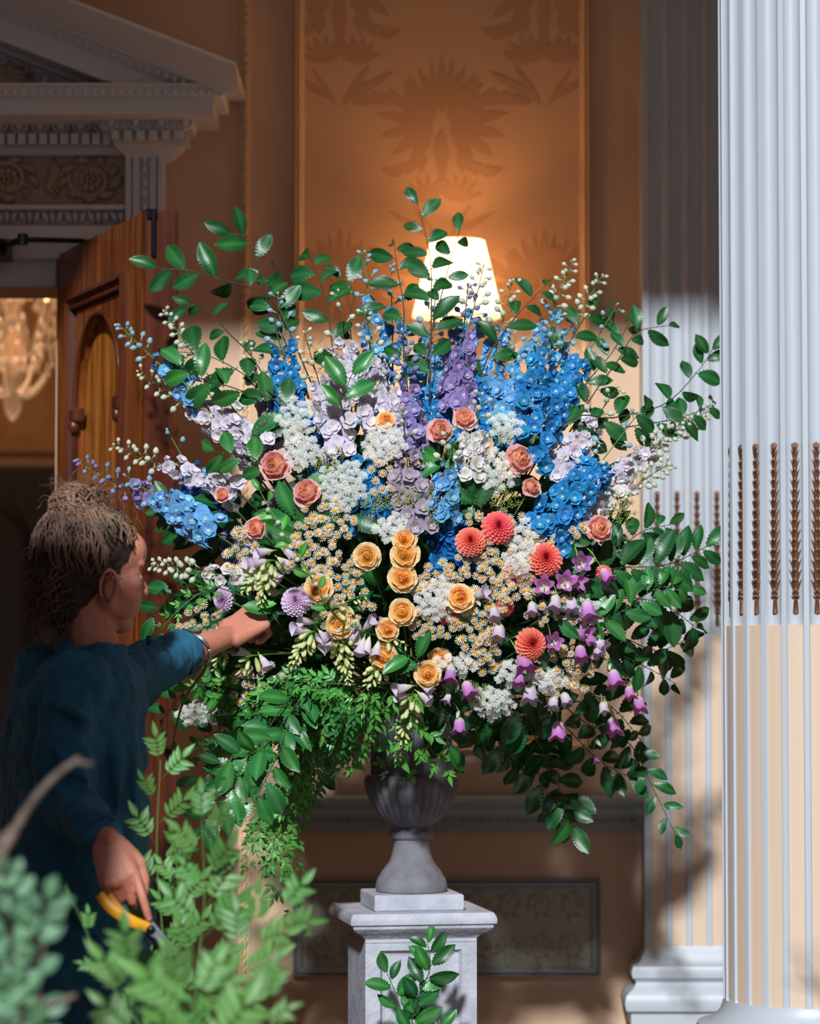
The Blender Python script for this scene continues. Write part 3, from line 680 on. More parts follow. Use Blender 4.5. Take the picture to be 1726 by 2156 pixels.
q.rings([outer(-x_), [(a*(x_-0.035)/x_, -x_, (0.16 if b_ < 0.5 else pz(2004))) for a, _, b_ in outer(-x_)], [(a*(x_-0.042)/x_, -x_+0.012, (0.168 if b_ < 0.5 else pz(2010))) for a, _, b_ in outer(-x_)], [(a*(x_-0.05)/x_, -x_+0.014, (0.176 if b_ < 0.5 else pz(2016))) for a, _, b_ in outer(-x_)]])
q.add([(-x_+.05, -x_+0.014, 0.176), (x_-.05, -x_+0.014, 0.176), (x_-.05, -x_+0.014, pz(2016)), (-x_+.05, -x_+0.014, pz(2016))], [(0, 1, 2, 3)])
q.rings([outer(-x_), outer(x_)]); q.add(outer(x_), [(3, 2, 1, 0)])
part('shaft', q, [M['pedestal']], ped, False, world=False)
# ---- urn
uc = V((pedc.x, 6.95, top)); urn = thing('stone_urn', 'grey stone urn with gadrooned bowl on a square block', 'urn', uc, rz=RZ)
K = 6.95/FPX; uz = lambda y: Z(y, 6.95)-top
bt = Z(1884, 6.85)-top
q = MB(); q.box(-0.106, 0.106, -0.106, 0.106, 0, bt, 0, 0.003); part('block', q, [M['pedestal']], urn, False, world=False)
o_ = bt-uz(1872)
pr = [(1872, 70), (1870, 74), (1862, 76), (1852, 74), (1846, 70), (1843, 66), (1836, 64), (1826, 56), (1812, 46), (1795, 40), (1778, 38), (1768, 38), (1764, 44), (1758, 47), (1750, 46), (1746, 41), (1742, 39)]
q = MB(); q.lathe([(r_*K, uz(y_)+(o_ if y_ > 1850 else 0)) for y_, r_ in pr], 48); part('foot', q, [M['stone']], urn, 'auto', world=False)
pr = [(1742, 40), (1738, 44), (1730, 54), (1715, 70), (1695, 84), (1672, 94), (1652, 99), (1640, 99), (1634, 96), (1630, 90), (1629, 84), (1640, 80)]
def gad(a, r_, z):
    t = (uz(1738)-z)/(uz(1738)-uz(1634)); e = max(0, math.sin(PI*min(max(t, 0), 1)))**0.5
    return r_*(1-0.09*e*(1-abs(math.sin(a*15)))**2)
pr2 = []
for i in range(len(pr)-1):
    for t in (0, 0.5): pr2.append((pr[i][0]*(1-t)+pr[i+1][0]*t, pr[i][1]*(1-t)+pr[i+1][1]*t))
q = MB(); q.lathe([(r_*K, uz(y_)) for y_, r_ in pr2], 240, fn=gad); part('bowl', q, [M['stone']], urn, True, world=False)
q = MB(); q.lathe([(85*K, uz(1640)), (86*K, uz(1560)), (84*K, uz(1500)), (84*K, uz(1478)), (80*K, uz(1478)), (80*K, uz(1500))], 48)
lin_ = tag(part('flower_container', q, [M['liner']], urn, 'auto', world=False)); lin_.parent = None; lin_.matrix_local = T(uc)
tag(lin_, 'dark grey cylinder holding the stems inside the stone urn', 'container')
# ---- wall lamp behind the flowers
lc = P(963, 590, 7.70); wl = thing('wall_lamp', 'lit wall lamp with pleated white shade behind the flowers', 'lamp', (lc.x, WY, lc.z))
KL = 7.70/FPX; q = MB(); nP = 180
rr = []
for t in [i/8 for i in range(9)]:
    r_ = (57+(96-57)*(1-t))*KL; z = Z(668, 7.70)+(Z(507, 7.70)-Z(668, 7.70))*t
    rr.append([(lc.x+r_*(1+0.012*math.sin(k*PI))*math.cos(2*PI*k/nP), 7.70+r_*(1+(0.014 if k % 4 < 2 else -0.014))*math.sin(2*PI*k/nP), z) for k in range(nP)])
    rr[-1] = [(lc.x+r_*(1+(0.014 if k % 4 < 2 else -0.012))*math.cos(2*PI*k/nP), 7.70+r_*(1+(0.014 if k % 4 < 2 else -0.012))*math.sin(2*PI*k/nP), z) for k in range(nP)]
q.rings(rr); part('lamp_shade', q, [M['shade']], wl, True)
q = MB(); bz = Z(668, 7.70)-0.05
q.tube([(lc.x, WY, bz-0.1), (lc.x, 7.75, bz-0.14), (lc.x, 7.70, bz-0.08), (lc.x, 7.70, bz)], 0.007, 8); part('arm', q, [M['brass']], wl)
q = MB(); q.lathe([(0.002, 0), (0.04, 0), (0.035, 0.012), (0.002, 0.014)], 20); m_ = q.mesh('wall_plate', [M['brass']]); link('wall_plate', m_, wl, T(V((lc.x, WY, bz-0.1))-V(wl.location)) @ Matrix.Rotation(PI/2, 4, 'X'))
q = MB(); q.lathe([(0.012, 0), (0.014, 0.05), (0.018, 0.055), (0.001, 0.055)], 14, c=(lc.x, 7.70, bz)); part('candle_tube', q, [M['trim']], wl)
q = MB(); q.lathe([(0.006, 0), (0.016, 0.015), (0.018, 0.03), (0.01, 0.05), (0.001, 0.06)], 12, c=(lc.x, 7.70, bz+0.055)); part('bulb', q, [M['bulb']], wl)
lamp('wall_lamp_light', 'POINT', (lc.x, 7.70, lc.z+0.03), 4.2, (1.0, 0.52, 0.23), shadow_soft_size=0.03)
#PLANTS
# ================================================================== flowers: shapes
R = random.Random(11)
def petal(mb, L, W, e0, e1, rot, base=0.0, z0=0.0, cup=0.25, nu=4, nv=4, mt=0, t0=0.3, t1=1.0, wp=0.7, ruf=0.0, tw=0.0, tip=0.0, flat=0.0):
    """curved petal: elevation runs from e0 at the base to e1 at the tip (0 = flat, 90 = upright)"""
    ca, sa = math.cos(rot), math.sin(rot); r = base; z = z0; rows = []; tn = []
    for i in range(nu+1):
        s = i/nu
        if i:
            e = math.radians(e0+(e1-e0)*(s-0.5/nu)); r += L/nu*math.cos(e); z += L/nu*math.sin(e)
        wd = W*0.5*max(math.sin(PI*min(1, (0.10+0.86*s)))**wp, 0.05) if not flat else W*0.5*min(1, 0.25+s*1.6)*(1 if s < 0.85 else 0.8)
        if i == nu: wd = W*0.5*(tw or 0.45 if not tip else 0.06)
        en = math.radians(e0+(e1-e0)*s)
        row = []
        for j in range(nv+1):
            t = 2*j/nv-1; u = t*wd; lift = cup*wd*t*t
            back = (0.10*L*(t*t) if i == nu and not tip else 0)
            q = ruf*L*math.sin(j*2.4+i*1.9+rot*5)*s
            rr = r-lift*math.sin(en)-back*math.cos(en)+q*0.3; zz = z+lift*math.cos(en)-back*math.sin(en)+q
            row.append((rr*ca-u*sa, rr*sa+u*ca, zz)); tn.append(t0+(t1-t0)*s)
        rows.append(row)
    mb.rings(rows, mt, 1.0, closed=False)
    mb.t[-len(tn):] = tn
def variants(name, fn, mats, k=3, **kw):
    return [(lambda mb: (fn(mb, random.Random(100+i*7)), mb.mesh(name, mats, True, True))[1])(MB()) for i in range(k)]
def recolor(me, mats):
    c = me.copy(); c.materials.clear()
    for m in mats: c.materials.append(m)
    return c
# delphinium floret, 36 mm, facing +Z
def f_delph(mb, r):
    S = 0.019
    for k in range(5): petal(mb, S, S*1.15, 30, r.uniform(-10, 12), k*2*PI/5+r.uniform(-.15, .15), 0.001, -0.002, 0.2, 3, 4, t0=0.35, ruf=0.05)
    for k in range(5): petal(mb, S*0.72, S*0.85, 50, r.uniform(10, 35), (k+.5)*2*PI/5+r.uniform(-.2, .2), 0.001, 0, 0.25, 2, 3, t0=0.25, t1=0.8, ruf=0.06)
    for k in range(5): petal(mb, S*0.3, S*0.26, 65, 30, k*2*PI/5, 0.0006, 0.002, 0.3, 1, 2, t0=0, t1=0.0)
    mb.tube([(0, 0, -0.002), (0.002, 0, -0.010), (0.006, 0, -0.015)], [0.003, 0.002, 0.0006], 5, tone=0.8)
DEL = variants('floret', f_delph, [M['blue']], 3)
DELC = {c: [recolor(m, [M[c]]) for m in DEL] for c in ('deepblue', 'paleblue', 'lilac', 'mauve', 'violet', 'pearl')}; DELC['blue'] = DEL
def f_half(mb, r):   # half-open, cupped
    S = 0.0145
    for k in range(5): petal(mb, S, S*1.1, 75, r.uniform(45, 65), k*2*PI/5+r.uniform(-.1, .1), 0.001, -0.002, 0.35, 3, 3, t0=0.3)
    for k in range(3): petal(mb, S*0.6, S*0.5, 80, 60, k*2*PI/3, 0.0006, 0.0, 0.3, 2, 2, t0=0, t1=0.25)
    mb.tube([(0, 0, -0.002), (0.002, 0, -0.010), (0.006, 0, -0.014)], [0.003, 0.002, 0.0006], 5, tone=0.5)
HALF = variants('half_open_floret', f_half, [M['blue']], 2)
HALFC = {c: [recolor(m, [M[c]]) for m in HALF] for c in ('deepblue', 'paleblue', 'lilac', 'mauve', 'violet', 'pearl')}; HALFC['blue'] = HALF
def f_bud(mb, r):
    mb.lathe([(0.0008, -0.004), (0.004, -0.0025), (0.0062, 0.001), (0.0060, 0.005), (0.0038, 0.009), (0.0008, 0.0115)], 9, tone=[0.2, 0.4, 0.7, 0.9, 0.8, 0.3])
    mb.tube([(0.001, 0, -0.002), (0.003, 0, -0.009), (0.008, 0, -0.013)], [0.0024, 0.0016, 0.0005], 5, tone=0.3)
BUD = variants('bud', f_bud, [M['bud_w']], 1)[0]
BUDC = {'w': BUD, 'b': recolor(BUD, [M['bud_b']]), 'v': recolor(BUD, [M['bud_v']])}
# leaves, along +Y, up +Z
def f_leaf(mb, r, L=0.067, W=0.032, nv=11, teeth=1, fold=0.16, curl=-0.2):
    rows = []; tn = []; n = nv*2
    for i in range(n+1):
        s = i/n; wd = W*0.5*math.sin(PI*min(s**0.86, 1))**0.78 if 0 < i < n else 0.0006
        if s > 0.8: wd *= 1-0.35*(s-0.8)/0.2
        ridge = 0.0013 if i % 2 else -0.0006
        y = s*L; z = curl*L*s*s*0.5+0.03*L*math.sin(s*5)
        tooth = (0.0018 if i % 2 and teeth else 0)
        row = []
        for t in (-1, -0.55, 0, 0.55, 1):
            a = abs(t); ww = wd+(tooth if a == 1 else 0)
            row.append((t*ww if t else 0, y-(a*a)*0.0-(tooth if a == 1 else 0)+a*wd*0.32, z+a*wd*fold*(1.3-a*0.5)+(ridge if 0 < a else 0)*(1 if a < 1 else 0.6)+0.05*wd*math.sin(7*s+t*3)))
            tn.append(0.0 if t == 0 else (0.75 if i % 2 else 1.0))
        rows.append(row)
    mb.rings(rows, 0, 1.0, closed=False); mb.t[-len(tn):] = tn
    mb.tube([(0, -0.010, 0.002), (0, 0.0, 0)], 0.0009, 4, tone=0.0)
LEAF = variants('leaf', f_leaf, [M['leaf']], 1)+variants('leaf', lambda m, r: f_leaf(m, r, fold=0.34, curl=-0.5, W=0.031), [M['leaf']], 1)
LEAF2 = [recolor(m, [M['leaf2']]) for m in LEAF]; LEAFV = [recolor(m, [M['vine']]) for m in LEAF]
EUC = variants('leaf', lambda m, r: f_leaf(m, r, L=0.062, W=0.040, nv=5, teeth=0, fold=0.15, curl=-0.3), [M['euc']], 2)
def f_comp(mb, r, n=5, L=0.026, W=0.011, ax=0.022, m=0):
    def leaflet(p, ang, l):
        ca, sa = math.cos(ang), math.sin(ang); rows = []; z0 = r.uniform(-.002, .002); cv = r.uniform(-0.5, -0.1)
        for i in range(5):
            s = i/4; wd = W*0.5*l/L*max(math.sin(PI*s**0.7), 0.03)
            rows.append([(p[0]+s*l*sa+t*wd*ca, p[1]+s*l*ca-t*wd*sa, z0+cv*l*s*s*0.5+abs(t)*wd*0.35) for t in (-1, 0, 1)])
        mb.rings(rows, 0, 1.0, closed=False); mb.t[-15:] = [1, 0.1, 1]*5
    k = (n-1)//2
    for i in range(k):
        y = ax*(0.35+0.65*i/max(k, 1)); l = L*(0.8+0.1*i)
        leaflet((0, y, 0), r.uniform(0.9, 1.15), l); leaflet((0, y, 0), -r.uniform(0.9, 1.15), l)
    leaflet((0, ax, 0), r.uniform(-.1, .1), L*1.25)
    mb.tube([(0, -0.006, 0), (0, ax, 0)], 0.0007, 4, tone=0.0)
VINE = variants('leaf', lambda m, r: f_comp(m, r, 5), [M['vine']], 3)
VINED = [recolor(m, [M['leaf2']]) for m in VINE]
FORE = variants('leaf', lambda m, r: f_comp(m, r, 9, 0.05, 0.020, 0.10), [M['fore']], 3)
# garden rose, radius 34 mm
def rosette(mb, r, S, r0, h0, n, t0, t1):
    """tightly set upright petals from radius r0 inwards, domed"""
    for i in range(n):
        f = i/(n-1); rad = r0*(1-f)**0.85+0.0012; k = max(3, int(6-3*f)); h = h0*(0.92+0.26*f)
        for j in range(k):
            a = j*2*PI/k+i*1.1+r.uniform(-.2, .2)
            petal(mb, h, rad*2.3+0.004, 72+8*f, 116+r.uniform(-6, 16), a, rad*r.uniform(.72, .95)-0.002, -0.010, 0.75, 3, 4, t0=t0, t1=t0+(t1-t0)*(1-f*0.6), wp=0.35, ruf=0.03)
def f_rose(mb, r):
    S = 0.034
    for k in range(6): petal(mb, S*1.0, S*1.35, 52, -6+r.uniform(-18, 10), k*PI/3+r.uniform(-.2, .2), 0.002, -0.012, 0.3, 4, 5, t0=0.7, t1=1.0, ruf=0.05, wp=.5)
    for k in range(6): petal(mb, S*0.98, S*1.25, 74, r.uniform(16, 32), (k+.5)*PI/3+r.uniform(-.2, .2), 0.003, -0.011, 0.4, 4, 4, t0=0.6, t1=0.95, ruf=0.04, wp=.5)
    for k in range(7): petal(mb, S*0.92, S*1.0, 80, r.uniform(34, 48), k*2*PI/7+r.uniform(-.2, .2), 0.006, -0.010, 0.5, 4, 4, t0=0.45, t1=0.85, wp=.5)
    rosette(mb, r, S, S*0.58, S*0.92, 7, 0.05, 0.62)
ROSE = variants('rose_bloom', f_rose, [M['apricot']], 4)
def f_prose(mb, r):
    S = 0.038
    for k in range(5): petal(mb, S*1.02, S*1.3, 52, r.uniform(-22, 22), k*2*PI/5+r.uniform(-.3, .3), 0.002, -0.016, 0.2, 4, 5, t0=0.8, t1=1.0, ruf=0.06, tip=1 if k == 2 else 0, wp=.5)
    for k in range(6): petal(mb, S*0.98, S*1.25, 72, r.uniform(44, 60), (k+.5)*PI/3, 0.009, -0.014, 0.5, 4, 4, t0=0.75, t1=0.95, wp=.5)
    for k in range(6): petal(mb, S*0.94, S*1.05, 84, r.uniform(62, 74), k*PI/3+.2, 0.008, -0.012, 0.5, 4, 4, t0=0.6, t1=0.8, wp=.5)
    rosette(mb, r, S, S*0.56, S*0.98, 7, 0.0, 0.42)
PROSE = variants('rose_bloom', f_prose, [M['pinkrose']], 3)
def f_sep(mb, r):
    for k in range(5): petal(mb, 0.026, 0.008, 20, -20, k*2*PI/5, 0.002, -0.016, 0.2, 3, 2, t0=0.5, tip=1)
    mb.ell((0, 0, -0.019), (0.006, 0.006, 0.007), n=8, m=5)
SEP = variants('sepals', f_sep, [M['leaf2']], 1)[0]
def f_dahl(mb, r, S=0.034, N=9):
    for ring in range(N):
        f = ring/(N-1); n = 20-int(f*9); L = S*(1.0-0.60*f); e = -14+f*88
        for k in range(n): petal(mb, L, S*(0.36-0.14*f), e+20, e+r.uniform(-4, 6), (k+0.5*(ring % 2))*2*PI/n+r.uniform(-.04, .04), 0.001, 0.0012*ring*1.2-0.004, 0.9, 2, 2, t0=max(0, 0.75-f), t1=1-f*0.72, wp=0.35, tw=0.72)
    mb.ell((0, 0, 0.008), (0.004, 0.004, 0.003), n=8, m=4, tone=0)
DAHL = variants('dahlia_bloom', f_dahl, [M['coral']], 3); LDAHL = [recolor(m, [M['lilacdahlia']]) for m in DAHL]
def f_daisy(mb, r):
    for k in range(13):
        a = k*2*PI/13+r.uniform(-.06, .06); petal(mb, 0.0072, 0.0038, r.uniform(-5, 20), r.uniform(-25, 5), a, 0.003, 0, 0.1, 1, 1, flat=1)
    mb.lathe([(0.0042, -0.0005), (0.0040, 0.0018), (0.0026, 0.0034), (0.0006, 0.0041)], 9, mat=1); mb.tube([(0, 0, -0.022), (0, 0, -0.001)], 0.0006, 4, mat=2)
def dz():
    out = []
    for i in range(3):
        mb = MB(); f_daisy(mb, random.Random(i)); out.append(mb.mesh('daisy', [M['daisyw'], M['daisyy'], M['stem']], True, True))
    return out
DAISY = dz()
def f_umb(mb, r, n=20, dome=0.0095, pl=0.0026):
    for i in range(n):
        a = i*2.4; q = math.sqrt(i/n); p = V((dome*q*math.cos(a), dome*q*math.sin(a), 0.003*(1-q*q)))
        for k in range(5):
            b = k*2*PI/5+i; c, s = math.cos(b), math.sin(b); d, e = math.cos(b+.6), math.sin(b+.6)
            mb.add([p, p+V((c*pl, s*pl, .0004)), p+V(((c+d)*pl*.62, (s+e)*pl*.62, .0007)), p+V((d*pl*.8, e*pl*.8, .0004))], [(0, 1, 2, 3)], 0, [0.3, 1, 1, 1])
        if i % 3 == 0: mb.tube([(0, 0, -0.008), p], 0.0004, 3, mat=0, tone=0.0)
UMB = variants('floret_cluster', f_umb, [M['lace']], 2)
def f_dill(mb, r):
    for i in range(11):
        a = i*2.4; q = math.sqrt(i/11); p = V((0.009*q*math.cos(a), 0.009*q*math.sin(a), 0.004*(1-q*q)))
        mb.ell(p, (0.0016, 0.0016, 0.0014), n=5, m=4, tone=1); mb.tube([(0, 0, -0.01), p], 0.0004, 3, tone=0.0)
DILL = variants('floret_cluster', f_dill, [M['dill']], 1)
def f_bell(mb, r, k5=5):
    prof = [(0.003, 0.0, 0.0), (0.0095, 0.004, 0.1), (0.0125, 0.012, 0.4), (0.0132, 0.022, 0.7), (0.0150, 0.030, 0.9), (0.0205, 0.036, 1.0)]
    rr = []; tn = []
    for r_, z, t in prof:
        ring = []
        for k in range(30):
            a = 2*PI*k/30; lob = math.cos(5*a); q = r_*(1+0.04*lob)+(0.004*lob if z > .033 else 0); zz = z+(0.0045*lob-0.001 if z > .033 else (0.001*lob if z > .028 else 0)); ring.append((q*math.cos(a), q*math.sin(a), zz)); tn.append(t)
        rr.append(ring)
    mb.rings(rr); mb.t[-len(tn):] = tn
    for k in range(5): petal(mb, 0.014, 0.005, 30, 70, k*2*PI/5, 0.003, -0.002, 0.2, 2, 2, mt=1, tip=1)
    mb.tube([(0, 0, -0.012), (0, 0, 0.001)], 0.0012, 5, mat=1); mb.tube([(0, 0, 0.004), (0, 0, 0.030)], [0.001, 0.0018], 5, mat=2, tone=0.0)
def bmesh_(mats):
    mb = MB(); f_bell(mb, R); return mb.mesh('bell', mats, True, True)
BELL = bmesh_([M['bell'], M['cream'], M['bellp']]); BELLP = bmesh_([M['bellp'], M['cream'], M['bellp']])
FXC = [mat('foxglove_lilac', hexc(196,180,210), 0.6, transl=0.3)]
def f_bbud(mb, r):
    mb.lathe([(0.002, 0), (0.005, 0.004), (0.0058, 0.012), (0.004, 0.022), (0.0008, 0.028)], 8, tone=[0.1, 0.3, 0.5, 0.8, 0.6])
    for k in range(5): petal(mb, 0.013, 0.004, 60, 80, k*2*PI/5, 0.004, -0.001, 0.1, 2, 1, mt=1, tip=1)
mbb = MB(); f_bbud(mbb, R); BBUD = mbb.mesh('bell_bud', [M['bud_w'], M['cream']], True, True)
def f_fbud(mb, r):
    mb.tube([(0, 0, -0.003), (0, 0, 0.002), (0, 0, 0.010), (0, -0.001, 0.017), (0, -0.001, 0.020)], [0.001, 0.0034, 0.0042, 0.0036, 0.001], 8, tone=[0, 0.3, 0.8, 1, 1])
FBUD = variants('bud', f_fbud, [M['fox']], 1)[0]
def f_fbell(mb, r):
    rr = []
    for r_, z in ((0.003, 0), (0.005, 0.006), (0.0085, 0.016), (0.0105, 0.028), (0.0125, 0.036), (0.0155, 0.040)):
        rr.append([(r_*(1+.05*math.sin(3*2*PI*k/18))*math.cos(2*PI*k/18), r_*0.9*math.sin(2*PI*k/18), z+(0.003*math.sin(2*PI*k/18*2) if z > .035 else 0)) for k in range(18)])
    mb.rings(rr, 0, [0.0, 0.1, 0.5, 0.9, 1.0, 1.0]); mb.tube([(0, 0, -0.01), (0, 0, 0.001)], 0.0014, 5, mat=1)
def fb(mats):
    mb = MB(); f_fbell(mb, R); return mb.mesh('open_bell', mats, True, True)
M['foxl'] = petal_mat('foxglove_petal', [(0.0, hexc(226,224,180)), (0.5, hexc(232,224,222)), (1.0, hexc(218,202,224))], 0.08, 0.01, 0.3)
FBELL = fb([M['foxl'], M['cream']])

# ================================================================== flowers: placing
AC = (865, 1150)
def surf(px, py, off=0.0):
    rx = (px-AC[0])/680; ry = (py-AC[1])/(640 if py < AC[1] else 520); q = max(0.0, 1-rx*rx-ry*ry)
    return 6.93-0.52*math.sqrt(q)+off
def S3(p, off=0.0):
    if isinstance(p, V): return p
    return P(p[0], p[1], p[2] if len(p) > 2 else surf(p[0], p[1], off))
UO = V((pedc.x, 6.95, Z(1475, 6.95)))
def origin(): a = R.uniform(0, 6.28); r_ = R.uniform(0, .06); return UO+V((r_*math.cos(a), r_*math.sin(a), R.uniform(-.05, 0)))
def spline(pts, n):
    pts = [pts[0]*2-pts[1]]+pts+[pts[-1]*2-pts[-2]]; out = []
    seg = len(pts)-3
    for i in range(n+1):
        u = i/n*seg; k = min(int(u), seg-1); t = u-k; a, b, c, d = pts[k:k+4]
        out.append(0.5*((2*b)+(c-a)*t+(2*a-5*b+4*c-d)*t*t+(3*b-a-3*c+d)*t*t*t))
    return out
def stem_to(root, o, p, rad=0.0022, m='stem', extra=None, name='stem', n=10):
    mid = o.lerp(p, 0.45)+V((0, 0.03, 0.05 if p.z < o.z+0.15 else 0.0))
    pts = spline([o, mid]+(extra or [])+[p], n)
    q = MB(); q.tube(pts, [rad*(1.1-0.5*i/len(pts)) for i in range(len(pts))], 5)
    return link(name, q.mesh(name, [M[m]]), root, rel(root))
CAMP = V((0, 0, CZ))
def facing(d, spin=0.0): return d.normalized().to_track_quat('Z', 'Y').to_matrix().to_4x4() @ Matrix.Rotation(spin, 4, 'Z')
def put(name, me, root, p, d, s=1.0, spin=None):
    m4 = T(p-V(root.location)) @ facing(d, R.uniform(0, 6.28) if spin is None else spin) @ Matrix.Scale(s, 4)
    return link(name, me, root, m4)
def leafm(p, d, nrm):
    d = d.normalized(); x = d.cross(nrm)
    if x.length < 0.05: x = d.cross(V((1, 0.1, 0)))
    x.normalize(); z = x.cross(d); m = Matrix((x, d, z)).transposed().to_4x4(); m.translation = p; return m
def put_leaf(me, root, p, d, nrm, s=1.0, name='leaf'):
    m4 = leafm(p-V(root.location), d, nrm) @ Matrix.Scale(s, 4); return link(name, me, root, m4)
def rv(a=1.0): return V((R.uniform(-a, a), R.uniform(-a, a), R.uniform(-a, a)))
def out_dir(p):
    d = p-(UO+V((0, 0.05, 0.18))); return (d.normalized()+V((0, -0.9, 0.15))).normalized()

# ---- delphiniums: (tip, base of the spike, colour, bud colour, spike radius m, florets, label)
def delph(tip, base, col_, bc, rad, nfl, label, off=0.0, nb=9, group=None, pf=0.62):
    a = S3(tip, off-0.02); b = S3(base, off+0.03); o = origin(); root = thing('delphinium', label, 'flower', o, group)
    L = (a-b).length; dr = (a-b).normalized()
    mid = o.lerp(b, 0.55)+V((0, 0.04, 0.02)); q = MB(); pts = spline([o, mid, b, b.lerp(a, .5)+V((0, 0, -0.01*L)), a], 18)
    q.tube(pts, [0.0034-0.0024*i/18 for i in range(19)], 6); link('stem', q.mesh('stem', [M['dstem'] if col_ in ('lilac', 'mauve', 'violet') else M['stem']]), root, rel(root))
    e1 = dr.cross(V((0, 1, 0))).normalized(); e2 = V((0, -1, 0))
    ped_ = MB()
    for i in range(nfl):
        t = (i+R.random())/nfl*pf; an = i*2.39996+R.uniform(-.3, .3)
        c, s_ = math.cos(an), math.sin(an)
        if s_ < -0.35: s_ = -s_*0.7
        rr_ = rad*(1-0.45*t/pf)*R.uniform(0.6, 1.2)
        d = (e1*c+e2*s_).normalized(); ax_ = b.lerp(a, t); p = ax_+d*rr_+rv(0.004)
        sc_ = (1.06-0.28*t/pf)*R.uniform(.9, 1.12)
        me = R.choice(DELC[col_]) if t < pf*0.8 or R.random() < .4 else R.choice(HALFC[col_])
        put('floret', me, root, p, d+V((0, -0.5, 0.12))+rv(.42), sc_); ped_.tube([ax_-dr*0.008, p-d*0.006], 0.0008, 4)
    for i in range(nb):
        t = pf+(1-pf)*(i+0.5)/nb; an = i*2.39996; d = (e1*math.cos(an)+e2*abs(math.sin(an))*0.8).normalized()
        rr_ = rad*(0.62-0.42*(t-pf)/(1-pf))+0.006; ax_ = b.lerp(a, t); p = ax_+d*rr_+dr*0.008
        put('bud', BUDC[bc], root, p, d+dr*0.6+V((0, 0, -0.1))+rv(.2), 1.18-0.5*(i/nb)); ped_.tube([ax_-dr*0.004, p], 0.0007, 4)
    put('bud', BUDC[bc], root, a, dr, 0.5)
    link('pedicels', ped_.mesh('pedicels', [M['stem']]), root, rel(root))['kind'] = 'stuff'
    return root
B_, D_, PB, Li, Ma, Vi, Pe = 'blue', 'deepblue', 'paleblue', 'lilac', 'mauve', 'violet', 'pearl'
